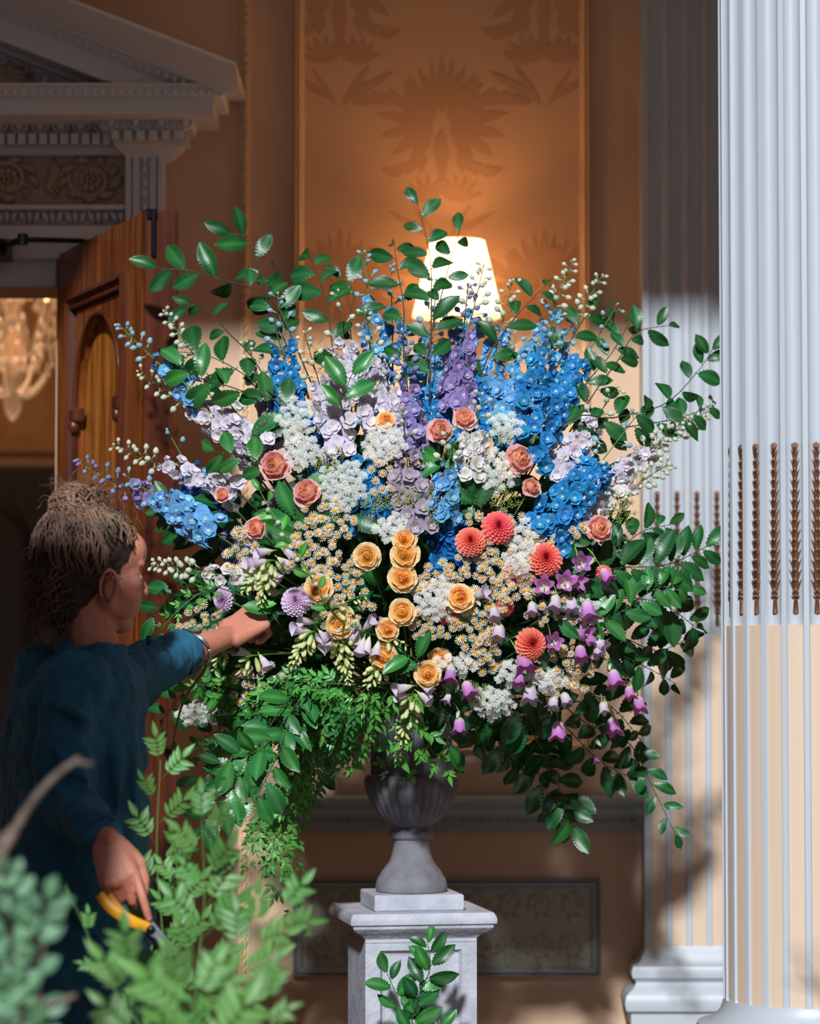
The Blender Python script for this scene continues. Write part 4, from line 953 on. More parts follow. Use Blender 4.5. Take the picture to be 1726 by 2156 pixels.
DELPH = [
 ((163,968),(420,1105),Vi,'v',.030,24,'violet delphinium reaching furthest left, over the woman\'s bun',0,12),
 ((262,1000),(450,1120),PB,'b',.040,30,'sky blue delphinium just above the woman\'s hair, pointing left',-.06,5),
 ((240,936),(505,1040),Li,'w',.028,22,'pale lilac delphinium with round white buds pointing left, second lowest',-.02,14),
 ((250,684),(430,850),PB,'b',.030,16,'thin blue delphinium with sparse buds crossing the wooden door panel',0,12),
 ((290,782),(560,950),Li,'w',.036,34,'lilac delphinium with white buds leaning over the door edge',-.04,13),
 ((345,655),(520,900),Pe,'w',.020,8,'green-white budding delphinium tip against the wall right of the door',.02,18),
 ((352,905),(470,1110),D_,'b',.040,26,'deep blue delphinium in shade behind the pale lilac spikes at left',.08,3),
 ((585,618),(612,900),B_,'b',.042,44,'tall bright blue delphinium standing left of the lilac centre spikes',0,9),
 ((640,700),(720,960),Li,'w',.034,32,'lilac delphinium with brown buds right of the left bright blue spike',-.03,10),
 ((520,720),(600,960),Ma,'w',.030,22,'mauve delphinium behind the white lace flower at upper left',.03,9),
 ((712,612),(745,900),Li,'w',.046,46,'tallest pale lilac delphinium, large open flowers, left of centre',-.03,4),
 ((770,655),(800,910),Li,'w',.040,38,'pale lilac delphinium directly right of the tallest lilac spike',0,9),
 ((768,530),(790,800),PB,'b',.030,20,'slender sky blue delphinium tip rising above the lilac spikes',.03,9),
 ((822,560),(830,820),B_,'b',.030,16,'blue delphinium beside the central leafy twig, half hidden by leaves',.08,8),
 ((848,700),(870,960),Vi,'v',.030,26,'dark-stemmed violet delphinium below the central leafy twig',-.03,14),
 ((985,600),(960,860),Vi,'v',.040,36,'violet delphinium in front of the lamp shade',-.02,10),
 ((918,590),(900,850),PB,'b',.036,28,'pale blue delphinium left of the lamp shade',.04,9),
 ((1018,560),(960,800),PB,'w',.034,18,'pale blue budding delphinium in front of the lamp shade',.02,14),
 ((1080,590),(1010,860),PB,'w',.034,24,'pale blue delphinium with green buds at the right rim of the shade',.03,13),
 ((1205,550),(1090,830),PB,'w',.030,22,'tall budding delphinium, highest of those right of the lamp',.02,16),
 ((1300,640),(1100,960),B_,'b',.052,74,'broad bright blue delphinium slanting up right, thickest of all',-.06,5),
 ((1268,580),(1110,830),PB,'w',.026,14,'green-budded delphinium leaning right above the broad blue spike',.05,15),
 ((1345,868),(1140,1130),B_,'b',.054,74,'bright blue delphinium ending above the coral dahlias, lower right',-.06,4),
 ((1300,815),(1160,1010),Li,'w',.036,30,'pale lilac delphinium between the two broad bright blue spikes',0,5),
 ((1440,885),(1230,1060),Li,'w',.032,28,'lilac delphinium with many white buds pointing right at the pilaster',-.01,18),
 ((1500,858),(1290,1010),Pe,'w',.020,8,'thin green-budded delphinium touching the right-hand column',.05,24),
 ((1410,975),(1230,1085),Pe,'w',.028,16,'white-budded delphinium, lowest of those pointing at the pilaster',.0,18),
 ((846,860),(872,1120),Ma,'w',.046,50,'greyish mauve delphinium hanging in the middle, dark stem',-.06,4),
 ((735,880),(785,1110),B_,'b',.050,54,'bright blue delphinium between the central white lace flowers',-.02,2),
 ((925,1000),(955,1190),D_,'b',.050,44,'deep blue delphinium low in the centre, left of the coral dahlias',-.02,2),
 ((950,900),(935,1100),PB,'w',.030,18,'pale blue delphinium with nodding green buds below the pink rose',-.09,8),
 ((1015,830),(985,1010),Pe,'w',.034,24,'pearl white delphinium right of the centre pink rose',-.08,6),
 ((640,800),(700,1010),D_,'b',.044,34,'deep blue delphinium behind the upper white lace flower',.08,3),
 ((560,980),(620,1110),Ma,'w',.040,26,'shaded mauve delphinium between the two left pink roses',.10,5),
 ((322,1188),(580,1225),Pe,'w',.022,12,'white-budded delphinium lying level beside the woman\'s face',-.02,22),
 ((430,800),(560,1000),Ma,'w',.036,28,'mauve delphinium under the big leaves at left',.03,5),
 ((900,740),(905,930),B_,'b',.050,44,'blue delphinium in the middle just below the violet spikes',.05,3),
 ((985,720),(1010,920),B_,'b',.048,44,'blue delphinium in the middle right, behind the upper pink rose',.05,4),
 ((1085,700),(1060,900),PB,'b',.042,34,'pale blue delphinium right of the glowing wall behind',.03,6),
 ((810,760),(835,940),Li,'w',.040,34,'pale lilac delphinium above the half-hidden apricot rose',-.02,5),
 ((1175,660),(1110,860),B_,'b',.036,26,'blue delphinium with pale buds left of the broad blue spike',-.01,10),
 ((390,1010),(520,1180),Vi,'v',.034,24,'dusky violet delphinium low at left in shade behind the leaves',.08,4),
 ((1260,940),(1200,1090),Li,'w',.036,24,'lilac delphinium directly right of the right pink rose',-.03,4),
 ((690,760),(700,960),PB,'w',.036,26,'pale blue delphinium behind the tallest lilac spike',.09,4),
]
for a_ in DELPH:
    delph(a_[0], a_[1], a_[2], a_[3], a_[4], a_[5], a_[6], off=a_[7], nb=a_[8])

# ---- roses
def round_flower(kind, me, x, y, rpx, label, cat, base_r, off=-0.05, sep=True, stem='stem', d=None, nm='bloom', yd=None):
    p = P(x, y, yd) if yd else S3((x, y), off); o = origin(); root = thing(kind, label, cat, o)
    s = rpx*p.y/FPX/base_r; dd = d or (out_dir(p)+rv(.16))
    stem_to(root, o, p-dd.normalized()*0.02*s, 0.0026, stem)
    put(nm, me, root, p, dd, s)
    if sep: put('sepals', SEP, root, p, dd, s)
    return root
RO = [(772,1172,33,'apricot rose left of the pair at the centre'),(852,1136,31,'apricot rose, uppermost of the central column of three'),(853,1170,36,'apricot rose, middle one of the central column of three'),
 (848,1217,35,'apricot rose, lowest of the central column of three'),(672,1240,35,'apricot rose right above the pale lilac dahlia'),(715,1315,34,'apricot rose above the drooping foxgloves at left centre'),
 (847,1289,33,'apricot rose standing above the small deep apricot one'),(816,1326,28,'small deep apricot rose beside the open lilac foxglove'),(808,1382,34,'apricot rose with cream outer petals, low left of centre'),
 (900,1419,33,'lowest apricot rose, directly above the urn'),(926,1388,28,'apricot rose half hidden behind the lowest apricot rose'),(967,1260,35,'cream and apricot rose among the daisies right of centre'),
 (812,888,26,'apricot rose high up, half hidden by lilac flowers')]
for i, (x, y, r_, lb) in enumerate(RO): round_flower('garden_rose', ROSE[i % 4], x, y, r_, lb, 'rose', 0.034, off=(-.03 if i in (10, 12) else -.075))
PR = [(580,982,40,'pink rose, largest at left with spread outer petals'),(647,1038,36,'full pink rose below and right of the largest left rose'),(540,1112,28,'pink rose with buds in front, lowest of the left roses'),
 (926,908,32,'pink rose at the top centre among pale buds'),(978,882,30,'pink rose at the top centre behind the paler one'),(1092,968,38,'pink rose with yellow heart left of the blue spikes at right'),
 (1118,1026,24,'small pink rose below the yellow-hearted one'),(1260,1114,34,'pink rose furthest right beside the pilaster'),(468,1042,20,'small pink rose half hidden at far left')]
for i, (x, y, r_, lb) in enumerate(PR): round_flower('garden_rose', PROSE[i % 3], x, y, r_, lb, 'rose', 0.038, off=-.07)
DA = [(990,1140,33,'coral dahlia with dark pink heart, leftmost of the coral group'),(1048,1110,36,'coral dahlia, highest of the coral group'),(1148,1177,38,'round coral dahlia, rightmost of the upper coral group'),
 (1088,1200,33,'coral dahlia with daisies lying over its top'),(1118,1356,36,'coral dahlia beside the pink bellflower, lowest of the coral ones'),(1062,1277,22,'small coral dahlia half hidden right of the daisies'),
 (945,1290,27,'coral dahlia half hidden under the cream rose'),(1272,1208,20,'small coral dahlia behind the bellflowers at right')]
for i, (x, y, r_, lb) in enumerate(DA): round_flower('dahlia', DAHL[i % 3], x, y, r_, lb, 'dahlia', 0.034, off=(-.03 if i in (3, 5, 6, 7) else -.08), sep=False)
round_flower('dahlia', LDAHL[0], 623, 1266, 33, 'round pale lilac dahlia just right of the reaching hand', 'dahlia', 0.034, off=-.09, sep=False, d=V((-.1, -1, .25)))
round_flower('dahlia', LDAHL[1], 470, 1262, 28, 'pale lilac dahlia turned left above the forearm', 'dahlia', 0.034, off=-.02, sep=False, d=V((-.75, -.7, -.05)))

# ---- daisies (feverfew): cluster centre, spread, count
FV = [(700,1090,60,45,26,'daisy spray above the left apricot roses'),(650,1180,55,55,30,'daisy spray left of the green stem crossing the middle'),(720,1210,55,55,30,'daisy spray between the apricot roses at left centre'),
 (660,1120,45,40,18,'daisy spray below the full pink rose'),(1010,1170,50,50,26,'daisy spray below the leftmost coral dahlia'),(930,1225,55,45,28,'dense daisy spray left of the cream and apricot rose'),
 (1035,1240,45,60,30,'daisy spray right of the cream and apricot rose'),(1000,1320,60,50,34,'daisy spray below the cream and apricot rose'),(1040,1095,60,26,14,'daisy spray lying over the highest coral dahlia'),
 (1110,1150,48,40,22,'daisy spray between the three coral dahlias'),(900,1310,45,40,18,'daisy spray left of the large daisy mass, above a rose'),(1020,1385,50,40,24,'daisy spray lowest in the large daisy mass'),
 (1190,1410,55,60,30,'shaded daisy spray among the bellflowers at lower right'),(1165,1285,55,35,18,'daisy spray right of the lowest coral dahlia'),(510,1160,40,60,24,'daisy spray beside the woman\'s face, orange eyed'),
 (545,1440,60,50,28,'shaded daisy spray under the woman\'s forearm'),(425,1310,50,50,20,'daisy spray above the woman\'s bracelet'),(1195,1115,45,30,10,'small daisy spray left of the right pink rose'),
 (800,1000,26,50,9,'sparse daisy spray up in the middle'),(1250,1340,40,60,16,'daisy spray behind the hanging bells at right'),(720,1290,90,30,16,'daisy spray around the left centre apricot roses'), (1090,1230,45,40,18,'daisy spray under the coral dahlias with yellow eyes')]
for x, y, sx, sy, n, lb in FV:
    c = S3((x, y), 0.03); o = origin(); root = thing('daisy_spray', lb, 'daisies', o); stem_to(root, o, c, 0.0022)
    tw_ = MB()
    for i in range(n):
        q = math.sqrt((i+.5)/n); a = i*2.4+R.uniform(-.4, .4); px, py = x+sx*q*math.cos(a)*R.uniform(.8, 1.15), y+sy*q*math.sin(a)*R.uniform(.8, 1.15)
        p = S3((px, py), -0.07+R.uniform(-.012, .018)); put('daisy', DAISY[i % 3], root, p, V((0, -1, .3))+out_dir(p)*.6+rv(.42), R.uniform(.9, 1.15))
        tw_.tube([c, c.lerp(p, .6)+V((0, .01, -.005)), p+V((0, .012, -.004))], 0.0007, 4)
    link('twiglets', tw_.mesh('twiglets', [M['stem']]), root, rel(root))['kind'] = 'stuff'
# ---- lace flowers and dill
LA = [(622,880,38,45,20,'white lace flower, uppermost at left'),(632,950,42,38,22,'white lace flower above the full pink rose'),(722,1020,52,52,34,'large white lace flower at left centre'),(808,935,46,40,24,'white lace flower at top centre left of the mauve spike'),
 (838,1112,50,34,20,'white lace flower above the column of apricot roses'),(1045,990,45,50,22,'white lace flower right of the pale blue buds'),(1108,1140,42,50,20,'white lace flower between coral dahlias'),(1095,1185,40,30,14,'white lace flower draped on the lower coral dahlia'),
 (1035,1480,46,34,22,'white lace flower lowest over the dark leaves'),(1150,1435,40,24,14,'greenish lace flower above a pale bell'),(1065,900,34,34,14,'small white lace flower behind the top pink roses'),(418,1503,44,26,18,'grey-white lace flower seen from the side under the sleeve'),
 (920,1260,50,45,26,'white lace flower mingled with daisies right of centre'),(1080,1420,36,30,12,'white lace flower left of the pink bell'),(1235,1290,32,40,10,'sparse lace flower at right under the pink bells'),(540,1215,36,26,12,'small white lace flower above the reaching hand'), (960,1400,50,24,14,'white lace flower under the large daisy mass')]
DI = [(698,972,40,30,12,'yellow-green dill head left of the central lace flowers'),(795,1058,34,20,11,'yellow-green dill head in the middle under blue petals'),(858,1052,34,26,14,'pale dill head on the mauve delphinium'),(912,1075,20,50,9,'thin dill sprig right of the mauve delphinium'),
 (1065,1052,30,26,10,'dill head left of the small pink rose'),(1310,1070,34,34,12,'green lace umbel seen from below at far right'),(1060,905,30,36,10,'dill head behind the yellow-hearted pink rose'),(1000,1455,30,20,8,'small dill head low above the urn')]
for lst, ms, nm, cat in ((LA, UMB, 'lace_flower', 'lace flower'), (DI, DILL, 'dill_umbel', 'dill')):
    for x, y, sx, sy, n, lb in lst:
        c = S3((x, y+8), 0.0); o = origin(); root = thing(nm, lb, cat, o); stem_to(root, o, c, 0.0020); ry = MB()
        for i in range(n):
            q = math.sqrt((i+.3)/n); a = i*2.4; p = S3((x+sx*q*math.cos(a), y+sy*q*math.sin(a)), -0.085+0.025*q*q+R.uniform(-.004, .004))
            put('floret_cluster', R.choice(ms), root, p, V((0, -1, .45))+(p-c)*6+rv(.15), R.uniform(.9, 1.15)); ry.tube([c, p+V((0, .008, -.003))], 0.0007, 4)
        link('rays', ry.mesh('rays', [M['stem']]), root, rel(root))['kind'] = 'stuff'
# ---- bellflowers: each stem with its bells (x, y, direction, size, pale)
dn_ = lambda a=0.0, f=-.35: V((a, f, -1))
BE = [('pink bellflower stem with open bells facing forward, right of the coral dahlias',[(1145,1235,V((-.1,-1,.2)),1,0),(1190,1228,V((0,-1,.25)),1.05,0),(1213,1222,V((.6,-.5,-.2)),.9,0),(1168,1268,dn_(-.1),1.0,1),(1203,1272,dn_(.1),.95,1),(1237,1284,dn_(.15),1.15,0)]),
 ('single pink bellflower facing forward above the others at right',[(1223,1186,V((.1,-1,.1)),1,0),(1275,1210,dn_(.6),.9,0)]),
 ('pink bellflower hanging in front of the lowest coral dahlia',[(1103,1390,dn_(.15),1.25,0),(1115,1460,dn_(0),1.15,1),(1092,1428,dn_(-.1),.9,0)]),
 ('pink bellflower stem with sideways bells under the daisies at right',[(1228,1336,V((.9,-.7,-.1)),1,0),(1222,1374,dn_(.1),.95,0),(1262,1356,V((.9,-.4,-.4)),.85,1),(1258,1368,dn_(.1),.75,1)]),
 ('arching bellflower stem with three bells at far lower right',[(1293,1427,dn_(.3),1.1,0),(1325,1458,dn_(.2),.8,0),(1345,1482,dn_(.1),1.0,0)]),
 ('hanging bellflower with green calyx, lowest bell over dark leaves',[(1175,1537,dn_(.02,-.2),1.15,0),(1165,1478,dn_(-.2),.8,1),(1190,1470,dn_(.4),.8,1)]),
 ('bellflower hanging beside the trailing leaves at right',[(1291,1528,dn_(.1),1.1,0),(1270,1490,dn_(.2),.75,1),(1255,1598,dn_(.3),.5,0)]),
 ('bellflower stem drooping over the right rim of the urn',[(967,1527,dn_(-.02,-.2),.95,0),(985,1450,dn_(.4),1.0,0),(948,1420,dn_(-.1),.9,0),(942,1470,dn_(-.5),.6,1)]),
 ('pale bellflower between daisies and the pink bell',[(1050,1330,dn_(-.1),1.0,1),(1040,1290,dn_(.1),.8,1),(1012,1250,V((.9,-.5,.3)),.8,1)]),
 ('violet-pink bellflower half hidden under the open bells',[(1165,1350,V((.1,-1,.0)),.9,0),(1120,1280,dn_(0),.8,1)]),]
for lb, bl in BE:
    o = origin(); root = thing('bellflower', lb, 'bellflower', o); ps = [S3((b[0], b[1]), -0.085) for b in bl]
    top_ = S3((bl[0][0]-30, bl[0][1]-45), 0.0); stem_to(root, o, top_, 0.0026); q = MB()
    for (x, y, d, s, pale), p in zip(bl, ps):
        d = d.normalized(); bp = p-d*0.018*s
        put('bell', BELLP if pale else BELL, root, bp, d, s); q.tube(spline([top_, top_.lerp(bp, .6)+V((0, -.01, .02)), bp-d*0.012], 6), 0.0013, 5)
        if R.random() < .7: bb = top_.lerp(bp, .7)+V((R.uniform(-.01, .01), -.01, .005)); put('bell_bud', BBUD, root, bb, V((R.uniform(-.6, .6), -.5, -.6)), R.uniform(.7, 1))
    link('branchlets', q.mesh('branchlets', [M['cream']]), root, rel(root))
# ---- foxgloves: green bud spikes with some open bells
FO = [((770,1252),(700,1290),10,'foxglove with fuzzy green tip lying level below the pair of roses',2,(830,1235)),((735,1440),(715,1345),24,'drooping foxglove left of the lowest left apricot rose',4,None),((608,1410),(660,1330),26,'drooping foxglove right of the reaching hand',4,None),
 ((452,1412),(480,1330),18,'small drooping foxglove just under the wrist',1,None),((545,1275),(575,1180),22,'foxglove arching down above the reaching hand',4,None),((770,1447),(800,1400),14,'foxglove tip between the two lowest roses',0,None),
 ((835,1600),(870,1460),28,'foxglove hanging over the urn container',4,None),((510,1250),(555,1195),16,'foxglove tip near the pale lilac dahlia at left',2,None),((500,1420),(535,1380),8,'foxglove with a lilac bell under the forearm',2,None),((700,1300),(760,1330),6,'open lilac foxglove bell beside the deep apricot rose',2,None),((860,1360),(800,1340),5,'foxglove with speckled lilac bells between the apricot roses',3,None)]
for tip, base, n, lb, nb_, _x in FO:
    a = S3(tip, -.09); b = S3(base, -.06); o = origin(); root = thing('foxglove', lb, 'foxglove', o); dr = (a-b).normalized()
    st_ = spline([o, o.lerp(b, .5)+V((0, .02, .06)), b, b.lerp(a, .5)+V((0, -.01, .006)), a], 16); q = MB(); q.tube(st_, [0.0034-0.0022*i/16 for i in range(17)], 6); link('stem', q.mesh('stem', [M['stem']]), root, rel(root))
    L = (a-b).length; e1 = dr.cross(V((0, 1, 0))).normalized()
    for i in range(n):
        t = (i+.5)/n; an = i*2.4; d = (e1*math.cos(an)+V((0, -1, 0))*abs(math.sin(an)))
        s = 1.6-1.15*t; p = b.lerp(a, t)+d.normalized()*(0.008*(1.2-t)); put('bud', FBUD, root, p, d+dr*.5+V((0, 0, -.5)), s)
    for i in range(nb_):
        sg = 1 if i % 2 else -1; d = (e1*sg+V((0, -.5, -.45))).normalized(); p = b-dr*0.012*i+d*0.01; put('open_bell', FBELL, root, p, d, R.uniform(.85, 1.1))

# ---- leafy branches: pixel path (tip last), leaves, leaf scale, kind, label
def branch(path, n, ls, label, kind=0, cat='foliage', off=0.0, name='leafy_branch', frm=None, rad=0.0022, spread=1.0, tipleaf=True, group=None, stem='dstem', leafsets=None, sw=0.9, droop=0.0, t0=0.03):
    pts = [S3(p, off) for p in path]; o = frm or origin(); root = thing(name, label, cat, o, group)
    full = spline(([o, o.lerp(pts[0], .5)+V((0, .05, 0.04))] if o is not pts[0] and (o-pts[0]).length > .03 else [])+pts, 16+len(pts)*2); q = MB(); L_ = len(full)
    q.tube(full, [rad*(1.15-0.85*i/L_) for i in range(L_)], 5); link('stem', q.mesh('stem', [M[stem]]), root, rel(root))
    sp_ = spline(pts, 40); sets = leafsets or (LEAF, LEAF2, VINE, VINED)[kind]
    for i in range(n):
        t = t0+(1-t0)*i/max(n-1, 1) if tipleaf else t0+(1-t0)*(i+.3)/n; k = min(int(t*40), 39); p = sp_[k]; dr = (sp_[k+1]-sp_[k]).normalized()
        side = dr.cross(V((0, -1, 0))).normalized()*(1 if i % 2 else -1)
        if i == n-1 and tipleaf: side = side*0.15
        d = dr*R.uniform(.55, .95)+side*sw*spread*R.uniform(.7, 1.2)+V((0, R.uniform(-.5, .3), -droop))+rv(.12)
        nr = V((R.uniform(-.55, .55), -1, R.uniform(-.3, .7))); s = ls*R.uniform(.78, 1.15)*(1 if t < .8 else .82)
        put_leaf(R.choice(sets), root, p+d.normalized()*0.006, d, nr, s)
    return root
BR = [
 ([(905,800),(908,640),(905,540),(878,425)],13,1.0,'tall central leafy twig rising highest, before the lamp',0,-.03),
 ([(900,760),(925,640),(950,540),(968,485)],7,.85,'leafy twig with three top leaves left of the lamp shade',0,-.02),
 ([(850,760),(850,650),(835,560),(830,510)],9,.95,'leafy twig just left of the tall central twig',0,.0),
 ([(600,760),(570,640),(545,560),(515,500),(485,492)],10,1.0,'leafy branch arching up over the wall at upper left',0,.03),
 ([(610,700),(560,620),(470,590),(400,570),(325,565)],10,1.1,'leafy branch reaching left over the top of the door',0,.02),
 ([(600,720),(570,640),(572,560)],6,.95,'upright dark leafy twig beside the arching upper left branch',0,.06),
 ([(560,800),(480,700),(425,645),(390,650)],7,.8,'thin leafy twig against the pale wall left of the blue spikes',0,.0),
 ([(710,780),(690,650),(672,590),(650,540)],9,1.1,'leafy branch left of the panel moulding at top left',0,.03),
 ([(740,720),(745,620),(720,585)],5,1.1,'dark leafy twig behind the tallest lilac spike',0,.07),
 ([(640,900),(530,800),(440,750),(360,740)],10,1.25,'broad leafy branch lying over the left buds',0,-.02),
 ([(620,880),(500,820),(430,800),(380,770)],8,1.2,'broad green leafy branch above the lilac spikes at left',1,-.03),
 ([(560,990),(500,960),(450,950)],6,1.0,'bright leafy twig left of the largest pink rose',1,-.06),
 ([(1010,800),(1060,700),(1110,640),(1150,600)],9,.95,'leafy twig right of the lamp shade, among pale buds',0,.03),
 ([(1230,860),(1300,760),(1340,700),(1410,685)],10,.85,'leafy branch crossing the left edge of the pilaster',0,.02),
 ([(1180,900),(1290,880),(1400,850),(1470,780),(1500,735)],16,.9,'large leafy branch reaching right to the column',0,.0),
 ([(1200,930),(1320,900),(1430,880),(1505,850)],15,.85,'leafy branch below the large one at the column',0,.03),
 ([(1170,900),(1240,800),(1290,740),(1330,670)],11,.85,'leafy branch between broad blue spike and pilaster',0,.06),
 ([(1150,820),(1200,720),(1240,660),(1290,640)],9,.85,'leafy branch behind the green buds at upper right',0,.07),
 ([(1120,1260),(1280,1200),(1400,1190),(1490,1150)],14,1.1,'leafy branch reaching right across the bronze husks',0,-.02),
 ([(1150,1270),(1290,1260),(1390,1270),(1470,1325)],14,1.15,'leafy branch right with drooping tip below the husks',0,-.03),
 ([(1160,1200),(1280,1170),(1350,1120),(1410,1105)],10,.9,'dark leafy branch right of the far right pink rose',0,.03),
 ([(1140,1300),(1280,1300),(1380,1240),(1450,1235)],12,.9,'yellow-green leafy twig at right in front of dark leaves',1,-.06),
 ([(1140,1330),(1260,1360),(1350,1400),(1425,1440)],12,1.05,'leafy branch at lower right crossing the pilaster edge',0,.0),
 ([(1180,1330),(1300,1340),(1380,1370),(1440,1350)],10,1.0,'leafy branch above the lower right pilaster branch',0,.03),
 ([(1100,1420),(1230,1520),(1320,1560),(1370,1650),(1425,1765)],15,.75,'long thin branch trailing down lowest at far right',0,-.02),
 ([(1100,1440),(1200,1540),(1260,1600),(1330,1640)],11,1.05,'dark leafy branch hanging right of centre',0,.0),
 ([(1060,1440),(1120,1540),(1170,1640),(1210,1745)],13,1.15,'dark broad-leaved branch hanging down over the chair rail',0,.0),
 ([(1040,1440),(1090,1540),(1130,1620),(1180,1740)],12,1.05,'dark leafy branch hanging just left of the broad-leaved one',0,.04),
 ([(1000,1440),(1030,1510),(1060,1570),(1100,1620)],10,1.0,'dark leafy branch hanging right of the urn',0,.05),
 ([(960,1440),(990,1500),(1010,1560)],7,.95,'short dark leafy twig hanging at the right rim of the urn',0,.06),
 ([(920,1440),(940,1500),(945,1570)],6,1.0,'long narrow dark leaves hanging over the urn container',0,-.02),
 ([(1130,1380),(1230,1450),(1300,1500),(1350,1560)],11,1.1,'leafy branch behind the hanging bellflowers',0,.04),
 ([(640,1440,6.5),(530,1590,6.32),(475,1670,6.3),(418,1745,6.3)],12,1.0,'serrated green branch hanging lowest at left, away from the vines',1,-.08),
 ([(650,1460,6.5),(560,1570,6.34),(500,1590,6.3),(415,1640,6.3)],8,1.0,'serrated pale green branch reaching left below the sleeve',1,-.10),
 ([(640,1480,6.5),(580,1600,6.32),(535,1690,6.3)],8,1.0,'serrated green twig hanging among the vines at left',1,-.09),
 ([(560,1360),(450,1380),(390,1450),(340,1520)],10,1.0,'dark leafy branch below the woman\'s cuff',0,.03),
 ([(560,1300),(440,1250),(380,1240),(320,1300)],9,1.0,'dark leafy branch in front of the woman\'s chin',0,.08),
 ([(520,1150),(440,1120),(380,1100),(350,1060)],8,.9,'dark leafy twig against the tan wall at left',0,.05),
 ([(885,1400),(872,1385),(850,1375)],3,1.1,'glossy rose leaves between the two lowest apricot roses',1,-.07),
 ([(640,1140),(620,1090),(660,1070)],6,1.3,'glossy green leaves under the full pink rose',1,-.04),
 ([(700,1120),(730,1090),(760,1080)],5,1.2,'glossy dark leaves below the large white lace flower',0,-.03),
 ([(940,960),(930,980),(935,940)],5,1.0,'glossy leaves under the top centre pink rose',1,-.06),
 ([(1010,1090),(1000,1060),(990,1050)],5,1.2,'large shaded leaf above the coral dahlias',0,-.05),
 ([(1180,1190),(1185,1150),(1200,1130)],6,1.0,'glossy leaves right of the round coral dahlia',0,-.04),
 ([(720,860),(725,830),(740,790)],4,1.0,'pair of bright leaves in front of the lilac spikes',1,-.09),
]
for pth, n, ls, lb, kd, of in BR: branch(pth, int(n*(1.5 if pth[-1][1] > 1050 else 1.05)), ls*1.1, lb, kd, off=of)
for pth, lb in (([(700,1440),(600,1470),(500,1480)],'dark leafy branch behind the jasmine, level under the forearm'),([(690,1450),(620,1530),(560,1590)],'dark leafy branch behind the jasmine, pointing down left'),([(720,1440),(690,1540),(660,1640)],'dark leafy branch behind the jasmine, hanging straight'),
    ([(680,1430),(560,1430),(470,1400)],'dark leafy branch under the wrist with blue-green leaves'),([(760,1430),(740,1500),(710,1570)],'dark leafy branch between jasmine and urn container'),([(640,1400),(520,1500),(420,1560)],'dark leafy branch behind the grey-white lace flower')):
    branch(pth, 14, 1.2, lb, 0, off=.07)
# ---- trailing jasmine vines
VI = []
VL = ['jasmine vine falling straight down at the middle of the left tangle', 'jasmine vine at the top of the left tangle, pointing left', 'jasmine vine on the right side of the left tangle, hanging low', 'jasmine vine passing just above the grey-white lace flower', 'short jasmine vine at the right edge of the tangle', 'jasmine vine hanging halfway down the left tangle',
 'long jasmine vine hanging below the chair rail left of the urn', 'longest jasmine vine, its thin tip over the dado panel corner', 'jasmine vine curving down left under the serrated leaves', 'jasmine vine reaching left under the bracelet', 'jasmine vine in the tangle pointing at the serrated branch', 'jasmine vine lying level just left of the urn container',
 'jasmine vine hanging close beside the urn container', 'thin jasmine vine hanging beside the longest one', 'jasmine vine spreading left above the serrated leaves', 'jasmine vine along the top of the tangle below the foxgloves', 'jasmine vine low in the tangle, ending beside the rope moulding', 'jasmine vine short and bushy in the lower tangle', 'bright jasmine vine in the middle top of the tangle', 'jasmine vine reaching furthest left below the sleeve']
for i, (a, b, c) in enumerate([((700,1470),(640,1560),(600,1650)),((680,1440),(590,1520),(520,1560)),((720,1480),(680,1580),(650,1690)),((660,1430),(560,1480),(460,1500)),((740,1480),(720,1540),(700,1620)),((700,1500),(640,1620),(590,1720)),
    ((650,1500),(600,1680),(560,1830)),((670,1500),(625,1720),(615,1960)),((690,1510),(600,1700),(530,1760)),((640,1450),(520,1460),(420,1440)),((690,1520),(560,1580),(500,1650)),((760,1470),(700,1500),(640,1540)),
    ((780,1450),(770,1520),(740,1610)),((660,1560),(600,1740),(580,1880)),((620,1500),(480,1560),(440,1600)),((720,1440),(600,1440),(500,1520)),((640,1600),(560,1700),(520,1820)),((700,1560),(660,1640),(620,1700)), ((750,1430),(650,1470),(580,1620)), ((610,1420),(500,1540),(400,1590))]):
    VI.append(([a, b, c], 24, VL[i], 'jasmine vines tangled left of the urn'))
VJ = [([(860,1450),(845,1540),(810,1620)],9,'short jasmine sprig hanging at the left of the urn container'),([(880,1460),(900,1560),(925,1600),(950,1612)],9,'bare-stemmed jasmine sprig reaching the right rim of the bowl'),
 ([(820,1450),(790,1500),(760,1560),(730,1590)],13,'jasmine vine dropping just left of the urn container'),([(880,1460),(870,1560),(850,1640)],8,'jasmine sprig hanging in the middle of the urn container'),
 ([(760,1460),(730,1540),(735,1620)],8,'thin jasmine tip alone over the wall left of the urn')]
for pth, n, lb, gr in VI: branch(pth, n, R.uniform(.65, 1.0), lb, 2 if R.random() < .62 else 3, off=R.uniform(-.12, .0), name='jasmine_vine', rad=0.0014, group=gr, stem='stem', sw=1.1, droop=.35)
for pth, n, lb in VJ: branch(pth, n, 1.0, lb, 2, off=-.06, name='jasmine_vine', rad=0.0013, stem='stem', sw=1.0, droop=.3)
# ---- inner foliage that fills the arrangement
NF = 64; done = 0
while done < NF:
    a = R.uniform(0, 2*PI); q = math.sqrt(R.random())
    x = 860+q*math.cos(a)*500; y = 1150+q*math.sin(a)*330
    if y > 1390+max(0, 30): continue
    p1 = S3((x, y), 0.10); p0 = UO.lerp(p1, .55)+V((0, .04, 0)); done += 1
    branch([p0, p0.lerp(p1, .55), p1], 11, 1.25, 'dark leafy stem deep inside the arrangement between the flowers', 0, off=0, name='foliage_stem', group='leafy filler stems inside the arrangement', spread=1.2)
